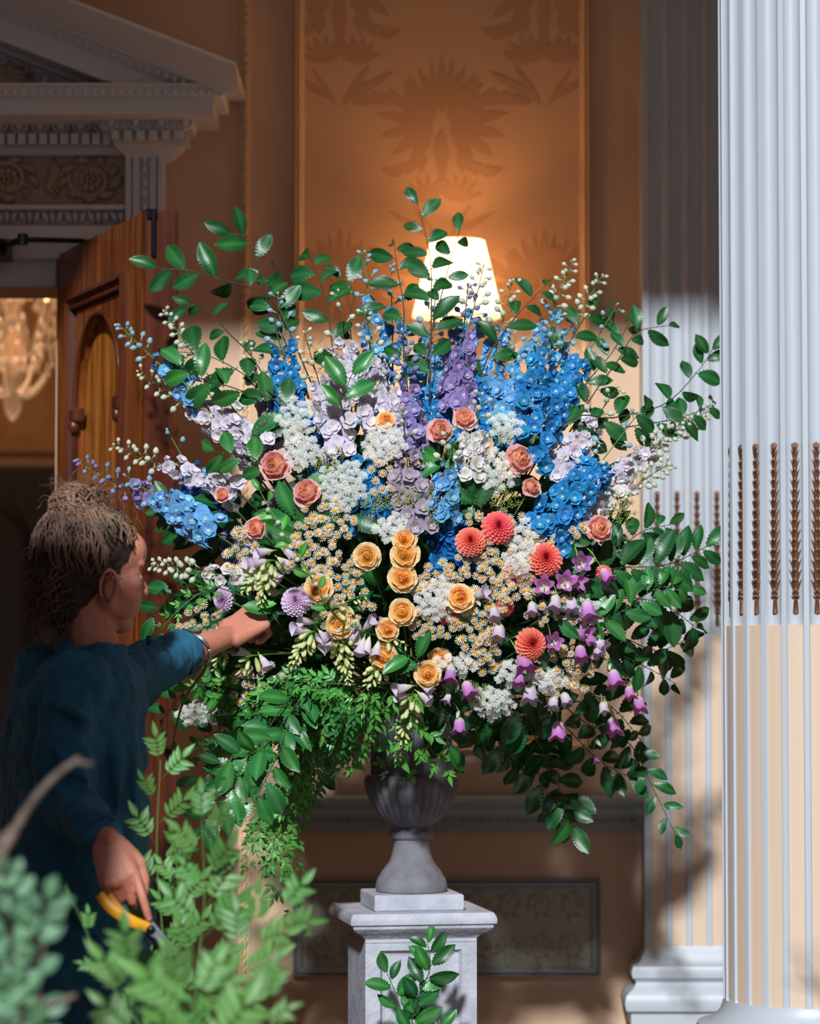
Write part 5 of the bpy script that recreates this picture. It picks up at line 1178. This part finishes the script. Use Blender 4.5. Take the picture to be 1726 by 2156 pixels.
# ---- the long blurred stem over the middle and the bent stem under the cuff
rt = branch([(700,1290,6.25),(640,1190,6.22),(590,1110,6.2),(545,1030,6.22)], 9, .55, 'long green budding stem slanting across the left centre flowers', 0, name='budding_stem', rad=0.003, stem='stem', leafsets=LEAFV)
for i in range(8): put('bud', BUDC['w'], rt, P(560+i*18+R.uniform(-8, 8), 1075+i*26, 6.2), V((R.uniform(-1, 1), -1, .3)), .9)
branch([(470,1370,6.42),(425,1420,6.4),(385,1480,6.38),(365,1560,6.36)], 3, .5, 'thick pale green stalk slanting down from under the forearm', 0, name='green_stalk', rad=0.006, stem='stem', leafsets=LEAFV, cat='stalk')
branch([(470,1240,6.4),(420,1250,6.38),(370,1290,6.36),(330,1335,6.36)], 14, .5, 'feathery pale green sprig in front of the chin', 2, name='feathery_sprig', rad=0.0018, stem='stem', leafsets=VINE)
# ---- branch standing before the pedestal
g0 = V((pedc.x-0.02, 6.45, 0.0)); 
for pth, n, lb in (([(865,2180,6.6),(880,2100,6.6),(905,2040,6.6),(900,1985,6.6)],14,'leafy branch leaning on the front of the pedestal, tallest'),([(850,2180,6.62),(835,2100,6.62),(815,2050,6.62)],7,'leafy branch leaning low on the left of the pedestal front'),([(930,2200,6.62),(915,2140,6.62),(880,2110,6.62)],5,'thin leafy twig low on the right of the pedestal front')):
    branch(pth, n, .95, lb, 0, frm=V((P(pth[0][0], 2156, 6.5).x, 6.5, 0.0)), leafsets=LEAF+LEAF2, name='leafy_branch')
# ---- foreground: out-of-focus cuttings standing in a bucket
bk = V((-0.42, 4.45, 0)); bu = thing('bucket', 'galvanised bucket of cut foliage standing below the near leaves', 'bucket', bk)
q = MB(); q.lathe([(0.001, 0.0), (0.13, 0.0), (0.17, 0.33), (0.178, 0.335), (0.165, 0.33), (0.125, 0.02), (0.001, 0.02)], 32, cap=False); part('body', q, [M['bucket']], bu, 'auto', world=False)
q = MB(); q.tube([(0.172*math.cos(a), 0.172*math.sin(a)*0.2-0.1, 0.3+0.0*a) for a in [PI*k/12 for k in range(13)]], 0.004, 6); part('handle', q, [M['bucket']], bu, True, world=False)
FG = [([(360,2300),(345,2000),(330,1800),(338,1600)],11,.62,5.6,'tallest blurred green cutting, reaching up beside the dark shirt'),([(400,2300),(415,2050),(430,1900),(425,1730)],11,.72,5.1,'blurred green cutting with pale tip below the hanging serrated leaves'),
 ([(430,2350),(470,2150),(510,2000),(590,1920)],9,.7,4.9,'blurred green cutting reaching furthest right near the pedestal'),
 ([(350,2350),(300,2200),(270,2060)],6,.8,4.4,'blurred pale green cutting under the secateurs'),([(450,2350),(430,2200),(400,2090)],7,.8,4.3,'blurred bright green cutting at the bottom edge left of the pedestal'),([(500,2350),(520,2220),(560,2120)],5,.6,4.5,'small blurred pale cutting at the bottom edge nearest the pedestal'),
 ([(380,2300),(380,2000),(370,1780)],9,.55,5.5,'fine-leaved blurred cutting right of the hanging sleeve'),([(420,2350),(250,2100),(150,1890)],5,.38,5.1,'small yellow-green sprig in front of the shirt hem')]
for i, (pth, n, ls, yd, lb) in enumerate(FG):
    branch([(x, y, yd) for x, y in pth], n, ls, lb, 0, frm=bk+V((0.03*math.cos(i), 0.03*math.sin(i), .03)), leafsets=FORE, name='green_cutting', rad=0.0025, stem='stem', sw=.6, t0=.25)
for i, (pth, n, ls) in enumerate([([(60,2300),(40,2120),(20,1980),(0,1850)],10,1.0),([(80,2300),(75,2100),(80,1960),(100,1900)],9,.9),([(30,2300),(10,2150),(-20,2000)],9,1.0),([(90,2350),(60,2200),(40,2080)],8,.9),([(70,2350),(20,2150),(30,1930),(15,1830)],9,.85)]):
    branch([(x, y, 3.9) for x, y in pth], int(n*1.5), ls*.72, ('blurred round-leaved cutting at the lower left corner, reaching to the picture edge', 'blurred round-leaved cutting nearest the hanging sleeve at lower left', 'blurred round-leaved cutting lowest at the left edge', 'blurred round-leaved cutting behind the short broken twig', 'blurred round-leaved cutting tallest of those at the left edge')[i], 0, frm=bk+V((-0.05, -0.06+0.02*i, .03)), leafsets=EUC, name='round_leaved_cutting', rad=0.003)
def twig(paths, label, yd, frm):
    root = thing('bare_twig', label, 'twig', frm); q = MB()
    for pth, r0, r1 in paths:
        pts = spline([P(x, y, yd) for x, y in pth], 14)
        if pth is paths[0][0]: pts = spline([frm, frm.lerp(pts[0], .6)], 4)[:-1]+pts
        q.tube(pts, [r0+(r1-r0)*i/(len(pts)-1)+0.0008*(i % 4 == 0) for i in range(len(pts))], 7)
    link('bark', q.mesh('bark', [M['twig']]), root, rel(root))
twig([([(-40,1880),(20,1770),(60,1700),(110,1640),(168,1596)],.009,.004),([(160,1600),(175,1607),(196,1608)],.004,.002),([(-20,1790),(20,1750),(50,1728)],.004,.005)],'bare grey twig slanting up across the blue sleeve',3.9,bk+V((-.1,-.1,.1)))
twig([([(60,2140),(100,2118),(160,2096)],.005,.004),([(85,2125),(85,2040),(95,1980)],.003,.002)],'short broken twig with pale cut end at lower left',3.9,bk+V((-.08,-.1,.1)))
vz = V((1.15, 3.3, 0)); 
twig([([(1790,2240),(1760,2140),(1720,2080),(1690,2040),(1672,1990)],.003,.0016),([(1740,2110),(1720,2030),(1712,1980)],.002,.001),([(1720,2080),(1680,2070),(1655,2060)],.002,.001)],'very blurred dark twig at the lower right corner',2.9,V((0.62,3.0,0)))
# ================================================================== the woman
HY = 5.92
ff = V((0.83, 0.52, -0.10)).normalized(); rr_h = V((0.53, -0.845, 0.02)).normalized(); rr_h = (rr_h-ff*rr_h.dot(ff)).normalized(); uu_h = rr_h.cross(ff).normalized()
HC = P(206, 1202, HY)
def hd(f, r, u): return HC+ff*f+rr_h*r+uu_h*u
FR = (ff, rr_h, uu_h)
wroot = thing('person', 'woman with curly upswept hair in dark blue shirt, reaching into the flowers and holding secateurs', 'person', (P(150, 1600, 5.9).x, 5.9, 0))
bd = MB()
bd.ell(hd(-.008, 0, .035), (.098, .074, .088), FR, 24, 15)
bd.ell(hd(.034, 0, -.02), (.062, .060, .085), FR, 20, 13); bd.ell(hd(.040, 0, -.072), (.044, .046, .045), FR, 16, 11)
bd.ell(hd(.066, 0, -.100), (.024, .024, .020), FR, 14, 9); bd.ell(hd(.030, 0, -.085), (.05, .048, .030), FR, 16, 11)
for s_ in (-1, 1): bd.caps(hd(.0, s_*.050, -.062), .020, hd(.060, s_*.012, -.104), .018)
bd.ell(hd(.052, 0, -.045), (.046, .056, .052), FR, 18, 11); bd.ell(hd(.072, 0, -.06), (.026, .034, .035), FR, 14, 9)
bd.ell(hd(.050, 0, .045), (.052, .058, .050), FR, 18, 11)
bd.ell(hd(.074, 0, .022), (.020, .052, .014), FR, 16, 9)
bd.caps(hd(.086, 0, .006), .009, hd(.108, 0, -.028), .011); bd.ell(hd(.104, 0, -.034), (.014, .017, .010), FR, 12, 9)
for s_ in (-1, 1):
    bd.ell(hd(.055, s_*.040, -.022), (.026, .020, .022), FR, 12, 9); bd.ell(hd(.045, s_*.046, -.075), (.03, .012, .022), FR, 12, 9)
bd.ell(hd(.092, 0, -.064), (.009, .022, .005), FR, 12, 7); bd.ell(hd(.089, 0, -.074), (.009, .019, .006), FR, 12, 7)
# ears
for s_ in (-1, 1):
    ec = lambda a, k=1.0: hd(-.014+.019*k*math.cos(a), s_*(.074+.006*k), -.036+.033*k*math.sin(a))
    pth = [ec(math.radians(a)) for a in range(-70, 231, 25)]
    bd.tube([p+rr_h*s_*.005 for p in pth], [.0045]*len(pth), 8); bd.ell(hd(-.006, s_*.072, -.038), (.014, .007, .024), FR, 12, 9); bd.ell(hd(-.004, s_*.077, -.066), (.007, .005, .009), FR, 10, 7)
nk = P(203, 1395, 5.90)
bd.caps(hd(-.020, 0, -.055), .047, nk+V((0, 0, -.02)), .056); bd.caps(hd(-.040, 0, -.02), .044, nk+V((-.015, 0, 0)), .052)
SR = P(150, 1448, 5.75); SLf = P(268, 1425, 6.04)
bd.caps(nk+V((-.01, -.01, -.05)), .06, SR+V((.03, .05, -.02)), .036); bd.caps(nk+V((0, .01, -.05)), .06, SLf+V((-.03, -.02, -.01)), .045)
tc_ = [(P(172, 1460, 5.90), .085, .15), (P(165, 1560, 5.89), .098, .15), (P(160, 1700, 5.89), .10, .13), (P(155, 1850, 5.89), .115, .15), (P(152, 1990, 5.89), .12, .16)]
loft = lambda mb, L_, g=0.0, n=28: mb.rings([[c+V(((rx+g)*math.cos(2*PI*k/n), (ry+g)*math.sin(2*PI*k/n), 0)) for k in range(n)] for c, rx, ry in L_], cap=True)
loft(bd, tc_)
# legs to the floor
for s_, fx in ((-1, -.03), (1, .05)):
    h = P(152, 1990, 5.89)+V((fx, s_*.085, 0)); kn = V((h.x+.02, h.y, .48)); an_ = V((h.x-.01, h.y, .09))
    bd.caps(h, .085, kn, .056); bd.caps(kn, .054, an_, .038); bd.caps(an_+V((-.03, 0, -.045)), .034, an_+V((.15, 0, -.06)), .026)
# arms
EL = P(325, 1402, 6.22); WL = P(478, 1341, 6.42)
bd.caps(SLf, .046, EL, .040); bd.caps(EL, .039, WL, .0245); bd.caps(EL.lerp(WL, .25), .036, EL.lerp(WL, .6), .031)
ER = P(140, 1690, 5.72); WR = P(228, 1772, 5.54)
bd.caps(SR, .046, ER, .040); bd.caps(ER, .039, WR, .0255)
nails = []
def hand(mb, w_, u, n_, vs, curls, thumb, sc_=1.0, spread=0.0):
    """palm plus four separate bent fingers and a thumb; u = towards knuckles, n_ = back of the hand, vs = thumb side sign"""
    u = u.normalized(); n_ = (n_-u*n_.dot(u)).normalized(); v = n_.cross(u).normalized()*vs
    k0 = w_+u*.082*sc_
    for i, off in enumerate((-.026, -.009, .009, .025)):
        mb.caps(w_+v*off*.6*sc_+u*.01, .017*sc_, k0+v*off*sc_+u*(-.004*abs(i-1)), .0125*sc_)
    mb.ell(w_+u*.045*sc_-n_*.004, (.043*sc_, .033*sc_, .015*sc_), (u, v, n_), 14, 9)
    Ls = (.034, .040, .044, .040)
    for i, off in enumerate((-.029, -.0095, .010, .029)):   # little finger to index
        p = k0+v*off*sc_+u*(-.004*(i != 2)); a = 0; rd = (.0082, .0090, .0095, .0092)[i]*sc_
        for j, seg in enumerate((1.0, .62, .5)):
            a += math.radians(curls[i][j]); d = u*math.cos(a)-n_*math.sin(a)+v*(off*spread)
            q_ = p+d.normalized()*Ls[i]*seg*sc_; mb.caps(p, rd*(1-.07*j), q_, rd*(.93-.09*j)); p = q_
        nails.append((p, d, rd*.8))
    tb, t1, t2 = thumb
    p0 = w_+u*.020*sc_+v*.022*sc_; p1 = p0+(u*tb[0]+v*tb[1]+n_*tb[2]).normalized()*.040*sc_; p2 = p1+(u*t1[0]+v*t1[1]+n_*t1[2]).normalized()*.032*sc_; p3 = p2+(u*t2[0]+v*t2[1]+n_*t2[2]).normalized()*.024*sc_
    mb.caps(p0, .016*sc_, p1, .013*sc_); mb.caps(p1, .012*sc_, p2, .0105*sc_); mb.caps(p2, .0105*sc_, p3, .0085*sc_); nails.append((p3, (p3-p2).normalized(), .0085*sc_))
# far hand: fist pinching a stem, back of the hand up and towards us
KL = P(536, 1302, 6.46)
hand(bd, WL, KL-WL, V((-.25, -.92, .40)), 1, [(72,85,50),(66,82,48),(52,72,40),(26,44,26)], ((.75,.35,-.5),(1,.05,-.25),(.95,-.1,-.05)), 1.1)
# near hand: hanging, holding the secateurs
KR = P(252, 1850, 5.50)
hand(bd, WR, KR-WR, V((.05, -.95, .25)), 1, [(60,62,40),(54,60,38),(46,52,34),(20,16,10)], ((.8,.5,-.4),(.9,.0,-.6),(.8,-.3,-.5)), 1.06)
body = part('body', bd, [M['skin']], wroot, True)
for m_ in ('REMESH',):
    md = body.modifiers.new('remesh', 'REMESH'); md.mode = 'VOXEL'; md.voxel_size = 0.0036; md.use_smooth_shade = True
md = body.modifiers.new('smooth', 'SMOOTH'); md.iterations = 4; md.factor = 0.5
q = MB()
for s_ in (-1, 1):
    q = MB(); q.ell(hd(.0745, s_*.030, -.006), (.0105, .0115, .0095), FR, 14, 9); part('eye', q, [M['eye']], wroot, True)
# shirt
sh = MB()
loft(sh, [(P(205, 1352, 5.90), .062, .064), (P(196, 1376, 5.90), .075, .085), (P(184, 1408, 5.90), .105, .145), (P(172, 1460, 5.89), .128, .175), (P(166, 1560, 5.89), .135, .175), (P(163, 1700, 5.89), .138, .165), (P(158, 1850, 5.89), .150, .18), (P(158, 2000, 5.89), .155, .19), (P(160, 2075, 5.89), .15, .19)], 0, 36)
sh.caps(P(92, 1420, 5.93), .06, P(75, 1520, 5.95), .07); sh.caps(P(75, 1520, 5.95), .07, P(70, 1760, 5.95), .075)
sh.caps(nk+V((-.01, -.02, -.06)), .072, SR+V((.01, .02, .0)), .070); sh.caps(SR+V((.01, .01, .0)), .071, ER+V((0, 0, .08)), .066); sh.caps(ER+V((0, 0, .08)), .066, ER, .062); sh.caps(ER, .060, ER.lerp(WR, .72), .044); sh.caps(ER.lerp(WR, .72), .044, ER.lerp(WR, .86), .043)
EL2 = EL.lerp(WL, .30)
sh.caps(SLf+V((-.02, -.02, -.01)), .072, EL, .058); sh.caps(EL, .058, EL2, .050)
for k in range(5): sh.ell(EL.lerp(WL, .08+.07*k)+V((0, 0, .002*(k % 2))), (.047, .050+.004*(k % 2), .049+.005*(k % 2)), None, 16, 11)
def fold(mb, p0, p1, p2, r_): mb.tube(spline([p0, p1, p2], 8), [r_*math.sin(PI*(i+.5)/9)+.002 for i in range(9)], 8)
for a, b, c, r_ in (((110,1480,5.68),(160,1500,5.66),(205,1530,5.70),.010),((85,1560,5.70),(140,1600,5.64),(190,1650,5.67),.010),((100,1650,5.67),(150,1680,5.64),(200,1680,5.66),.011),((60,1450,5.80),(40,1600,5.82),(35,1750,5.84),.013),((130,1400,5.78),(100,1430,5.75),(80,1480,5.75),.010),
    ((255,1440,5.85),(270,1560,5.80),(285,1700,5.80),.012),((225,1460,5.78),(240,1600,5.76),(250,1720,5.76),.012),((90,1820,5.72),(150,1900,5.70),(210,1980,5.72),.012),((290,1390,6.08),(320,1420,6.15),(350,1440,6.2),.009),((310,1340,6.12),(340,1370,6.17),(360,1400,6.22),.009)):
    fold(sh, P(*a), P(*b), P(*c), r_)
shirt = tag(part('shirt', sh, [M['shirt']], wroot, True)); md = shirt.modifiers.new('remesh', 'REMESH'); md.mode = 'VOXEL'; md.voxel_size = 0.006; md.use_smooth_shade = True
md = shirt.modifiers.new('smooth', 'SMOOTH'); md.iterations = 5
tx = bpy.data.textures.new('cloth_folds', 'CLOUDS'); tx.noise_scale = 0.075; md = shirt.modifiers.new('creases', 'DISPLACE'); md.texture = tx; md.strength = 0.034; md.mid_level = 0.5; md.texture_coords = 'LOCAL'
# collar
q = MB(); cl = [(118,1335,5.98),(128,1352,5.86),(160,1385,5.80),(205,1420,5.77),(236,1452,5.77)]
pts = spline([P(*c) for c in cl], 14)
q.rings([[p+V((0, 0, .022)) for p in pts], [p+V((-.004, -.012, .010)) for p in pts], [p+V((-.012, -.014, -.018)) for p in pts], [p+V((-.004, .006, -.014)) for p in pts], [p+V((0.004, .008, .018)) for p in pts]], closed=False)
part('collar', q, [M['shirt']], wroot, True)
# cuffs
for a_, b_, r_ in ((EL.lerp(WL, .38), EL.lerp(WL, .30), .051), (ER.lerp(WR, .86), ER.lerp(WR, .78), .044)):
    d = (b_-a_).normalized(); e1 = d.cross(V((0, 0, 1))).normalized(); e2 = d.cross(e1); q = MB()
    q.rings([[a_+d*h*.022+(e1*math.cos(2*PI*k/32)+e2*math.sin(2*PI*k/32))*(r_+o_+.0015*math.sin(k*1.7)) for k in range(32)] for h, o_ in ((1.0, -.002), (.1, 0), (0, -.003), (0.05, -.010), (1, -.014))])
    part('cuff', q, [M['shirt']], wroot, True)
# jeans
jn = MB(); loft(jn, [(P(156, 2000, 5.89), .135, .175), (P(158, 2100, 5.89), .142, .18), (P(160, 2200, 5.89), .14, .175)])
for s_, fx in ((-1, -.03), (1, .05)):
    h = P(152, 2060, 5.89)+V((fx, s_*.085, 0)); jn.caps(h, .10, V((h.x+.02, h.y, .48)), .075); jn.caps(V((h.x+.02, h.y, .48)), .074, V((h.x-.01, h.y, .12)), .065)
jeans = part('jeans', jn, [M['jeans']], wroot, True); md = jeans.modifiers.new('remesh', 'REMESH'); md.mode = 'VOXEL'; md.voxel_size = 0.009; md.use_smooth_shade = True
for s_, fx in ((-1, -.03), (1, .05)):
    h = P(152, 2060, 5.89); q = MB(); x = h.x+fx-.01; y = h.y+s_*.085
    q.rings([[V((x+.06+a_*math.cos(2*PI*k/24)*(1 if math.cos(2*PI*k/24) > 0 else .75), y+b_*math.sin(2*PI*k/24), z)) for k in range(24)] for a_, b_, z in ((.14, .045, .0), (.145, .05, .015), (.14, .048, .03), (.12, .042, .06), (.07, .036, .085))], cap=True); part('shoe', q, [M['black']], wroot, 'auto')
# hair: cap, bun and curls
HR = random.Random(4); hb_ = MB()
hb_.ell(hd(-.030, 0, .045), (.104, .086, .094), FR, 24, 15); hb_.ell(hd(-.062, 0, -.01), (.070, .080, .088), FR, 20, 13); hb_.ell(hd(-.075, 0, -.06), (.042, .062, .060), FR, 18, 11)
hb_.ell(hd(.016, .022, .052), (.048, .052, .050), FR, 16, 11); hb_.ell(hd(-.085, 0, -.085), (.030, .055, .045), FR, 14, 9)
hb_.ell(hd(-.052, 0, .118), (.052, .050, .046), FR, 20, 13)
hb = part('hair', hb_, [M['hairbase']], wroot, True)
md = hb.modifiers.new('remesh', 'REMESH'); md.mode = 'VOXEL'; md.voxel_size = 0.005; md.use_smooth_shade = True
tx2 = bpy.data.textures.new('hair_lumps', 'CLOUDS'); tx2.noise_scale = 0.025; md = hb.modifiers.new('lumps', 'DISPLACE'); md.texture = tx2; md.strength = 0.014; md.texture_coords = 'LOCAL'
hs = MB()
def strand(p, d, n, step, curlr, rad, turn=1.1, grav=.0, pull=None):
    d = d.normalized(); e1 = d.cross(V((.3, .2, .9))).normalized(); e2 = d.cross(e1); ph = HR.uniform(0, 6.3); pts = []; c = V(p)
    for i in range(n):
        pts.append(c+(e1*math.cos(ph+i*turn)+e2*math.sin(ph+i*turn))*curlr*(0.3+0.7*min(1, i/4))); c = c+d*step
        d = (d+V((0, 0, -grav))+(pull-c)*2.0 if pull else d+V((0, 0, -grav))).normalized()
    hs.tube(pts, [rad*(1-.6*i/n) for i in range(n)], 4)
def lock(c, rad3, d0, d1, r_, wave, ax, n=12, lift=1.0):
    """a lock of hair lying on an ellipsoid (centre c, radii rad3 in axes ax) from direction d0 to d1"""
    d0 = d0.normalized(); d1 = d1.normalized(); nn_ = d0.cross(d1).normalized(); ph = HR.uniform(0, 6); fq = HR.uniform(5, 9); pts = []
    for i in range(n+1):
        t = i/n; d = d0.slerp(d1, t); d = (d+nn_*wave*math.sin(ph+fq*t)).normalized(); k = lift*(1+0.03*math.sin(ph*2+fq*1.3*t))
        pts.append(c+ax[0]*(d.dot(ax[0])*rad3[0]*k)+ax[1]*(d.dot(ax[1])*rad3[1]*k)+ax[2]*(d.dot(ax[2])*rad3[2]*k))
    hs.tube(pts, [r_*(.35+.65*math.sin(PI*min(1, .12+.8*i/n))) for i in range(n+1)], 5)
SC = hd(-.028, 0, .035); bd_ = (hd(-.052, 0, .118)-SC).normalized()
for i in range(560):     # scalp locks drawn up to the bun
    a = HR.uniform(0, 2*PI); b = HR.uniform(-.75, 1.2); dv = ff*math.cos(a)*math.cos(b)+rr_h*math.sin(a)*math.cos(b)+uu_h*math.sin(b)
    if dv.dot(ff) > .62 and b < .8: continue
    if dv.dot(ff) > .12 and b < .15: continue
    lock(SC, (.112, .095, .101), dv, dv.slerp(bd_, HR.uniform(.35, .95)), HR.uniform(.0016, .0036), HR.uniform(.02, .10), FR, lift=HR.uniform(.985, 1.04))
BC = hd(-.052, 0, .118)
for i in range(300):     # the bun: swirling locks
    d0 = V((HR.uniform(-1, 1), HR.uniform(-1, 1), HR.uniform(-.5, 1))).normalized(); d1 = (d0+V((HR.uniform(-1, 1), HR.uniform(-1, 1), HR.uniform(-.8, .8)))).normalized()
    if d0.cross(d1).length < .2: continue
    lock(BC, (.060, .056, .052), d0, d1, HR.uniform(.0022, .0048), HR.uniform(.05, .18), FR, lift=HR.uniform(.95, 1.09))
for i in range(70):      # flyaway curls on top
    d0 = V((HR.uniform(-1, 1), HR.uniform(-1, 1), HR.uniform(0, 1))).normalized(); p = BC+V((d0.x*.058, d0.y*.054, d0.z*.050)); strand(p, d0.cross(V((HR.uniform(-1, 1), HR.uniform(-1, 1), .2)))+d0*.35, 12, .005, HR.uniform(.004, .008), .0009, .8)
for i in range(200):     # loose curls at the nape and back
    p = hd(HR.uniform(-.125, -.06), HR.uniform(-.06, .07), HR.uniform(-.10, .08)); strand(p, V((-.5, HR.uniform(-.5, .3), -.8)), HR.randint(8, 15), .0080, HR.uniform(.006, .013), .0015, HR.uniform(.7, 1.2), grav=.12)
for i in range(60):      # frizz along the hairline
    p = hd(HR.uniform(.03, .075), HR.uniform(-.02, .065), HR.uniform(.05, .105)); strand(p, -ff*.6+uu_h*.6+rv(.3), HR.randint(6, 11), .007, HR.uniform(.002, .006), .0011, .9)
for i in range(26):
    p = hd(HR.uniform(-.03, .012), HR.uniform(.066, .078), HR.uniform(-.01, .05)); strand(p, -ff*.5-uu_h*.3+rr_h*.15, 9, .006, .003, .0012, .8, grav=.08)
cu = link('curls', hs.mesh('curls', [M['hair']]), hb, Matrix.Identity(4)); cu['kind'] = 'stuff'
# nails
q = MB()
for p, d, r_ in nails: q.ell(p-d*r_*.2+V((0, -r_*.55, .2*r_)), (r_*.62, r_*.35, r_*.75), None, 8, 6)
part('nails', q, [M['nail']], wroot, True)
# bracelet
bc = EL.lerp(WL, .56); d = (WL-EL).normalized(); e1 = d.cross(V((0, 0, 1))).normalized(); e2 = d.cross(e1); q = MB()
for o_ in (-.0025, .0025):
    q.tube([bc+d*o_+d*.010*math.sin(2*PI*k/40)+(e1*math.cos(2*PI*k/40)+e2*math.sin(2*PI*k/40))*.0375 for k in range(40)], .0026, 6)
br_ = tag(link('bracelet', q.mesh('bracelet', [M['silver']])), 'twisted silver bangle on the woman\'s outstretched forearm', 'bracelet')
# secateurs held in the near hand
s0 = P(206, 1880, 5.44); sec = thing('secateurs', 'garden secateurs with yellow grips held in the hanging hand', 'secateurs', s0)
def flatbar(path, wd, th, n=12):
    pts = spline([P(*c) for c in path], n); q = MB(); rr = []
    for i, p in enumerate(pts):
        d = (pts[min(i+1, n)]-pts[max(i-1, 0)]).normalized(); a = d.cross(V((0, 1, 0))).normalized(); w_ = wd(i/n) if callable(wd) else wd
        rr.append([p+a*w_+V((0, -th*.5, 0)), p+a*w_*.5+V((0, -th, 0)), p-a*w_*.5+V((0, -th, 0)), p-a*w_+V((0, -th*.5, 0)), p-a*w_+V((0, th*.5, 0)), p+a*w_+V((0, th*.5, 0))])
    q.rings(rr, cap=True); return q
part('grip', flatbar([(208,1883,5.44),(235,1912,5.43),(275,1938,5.43),(314,1953,5.44)], lambda t: .0085+.002*math.sin(t*PI), .007), [M['yellow']], sec, 'auto')
part('grip', flatbar([(228,1884,5.50),(252,1918,5.49),(284,1944,5.475),(314,1957,5.455)], lambda t: .0075+.002*math.sin(t*PI), .006), [M['yellow']], sec, 'auto')
part('blade', flatbar([(312,1950,5.44),(330,1966,5.44),(352,1986,5.44),(378,2006,5.44)], lambda t: .011*(1-t)**.7+.0012, .002), [M['steel']], sec, 'auto')
part('counter_blade', flatbar([(312,1958,5.452),(326,1978,5.452),(345,1992,5.452),(366,2000,5.452)], lambda t: .007*(1-t)**.6+.001, .003), [M['black']], sec, 'auto')
q = MB(); pv = P(317, 1958, 5.434); q.ell(pv, (.009, .005, .009), None, 14, 9); part('pivot', q, [M['black']], sec, True)
# leaf pinched in the far hand
hl = thing('held_leaf', 'bright green leaf sprig pinched between the woman\'s fingertips', 'leaf', P(560, 1292, 6.43))
put_leaf(LEAF2[0], hl, P(572, 1288, 6.43), V((-.95, -.2, .25)), V((.1, -1, .5)), 1.0)
put_leaf(LEAFV[0], hl, P(545, 1276, 6.42), V((.6, -.2, .12)), V((.1, -1, .5)), .6)
q = MB(); q.tube([P(572, 1288, 6.43), P(585, 1310, 6.45), P(600, 1330, 6.5)], .0014, 5); part('stem', q, [M['stem']], hl, True)
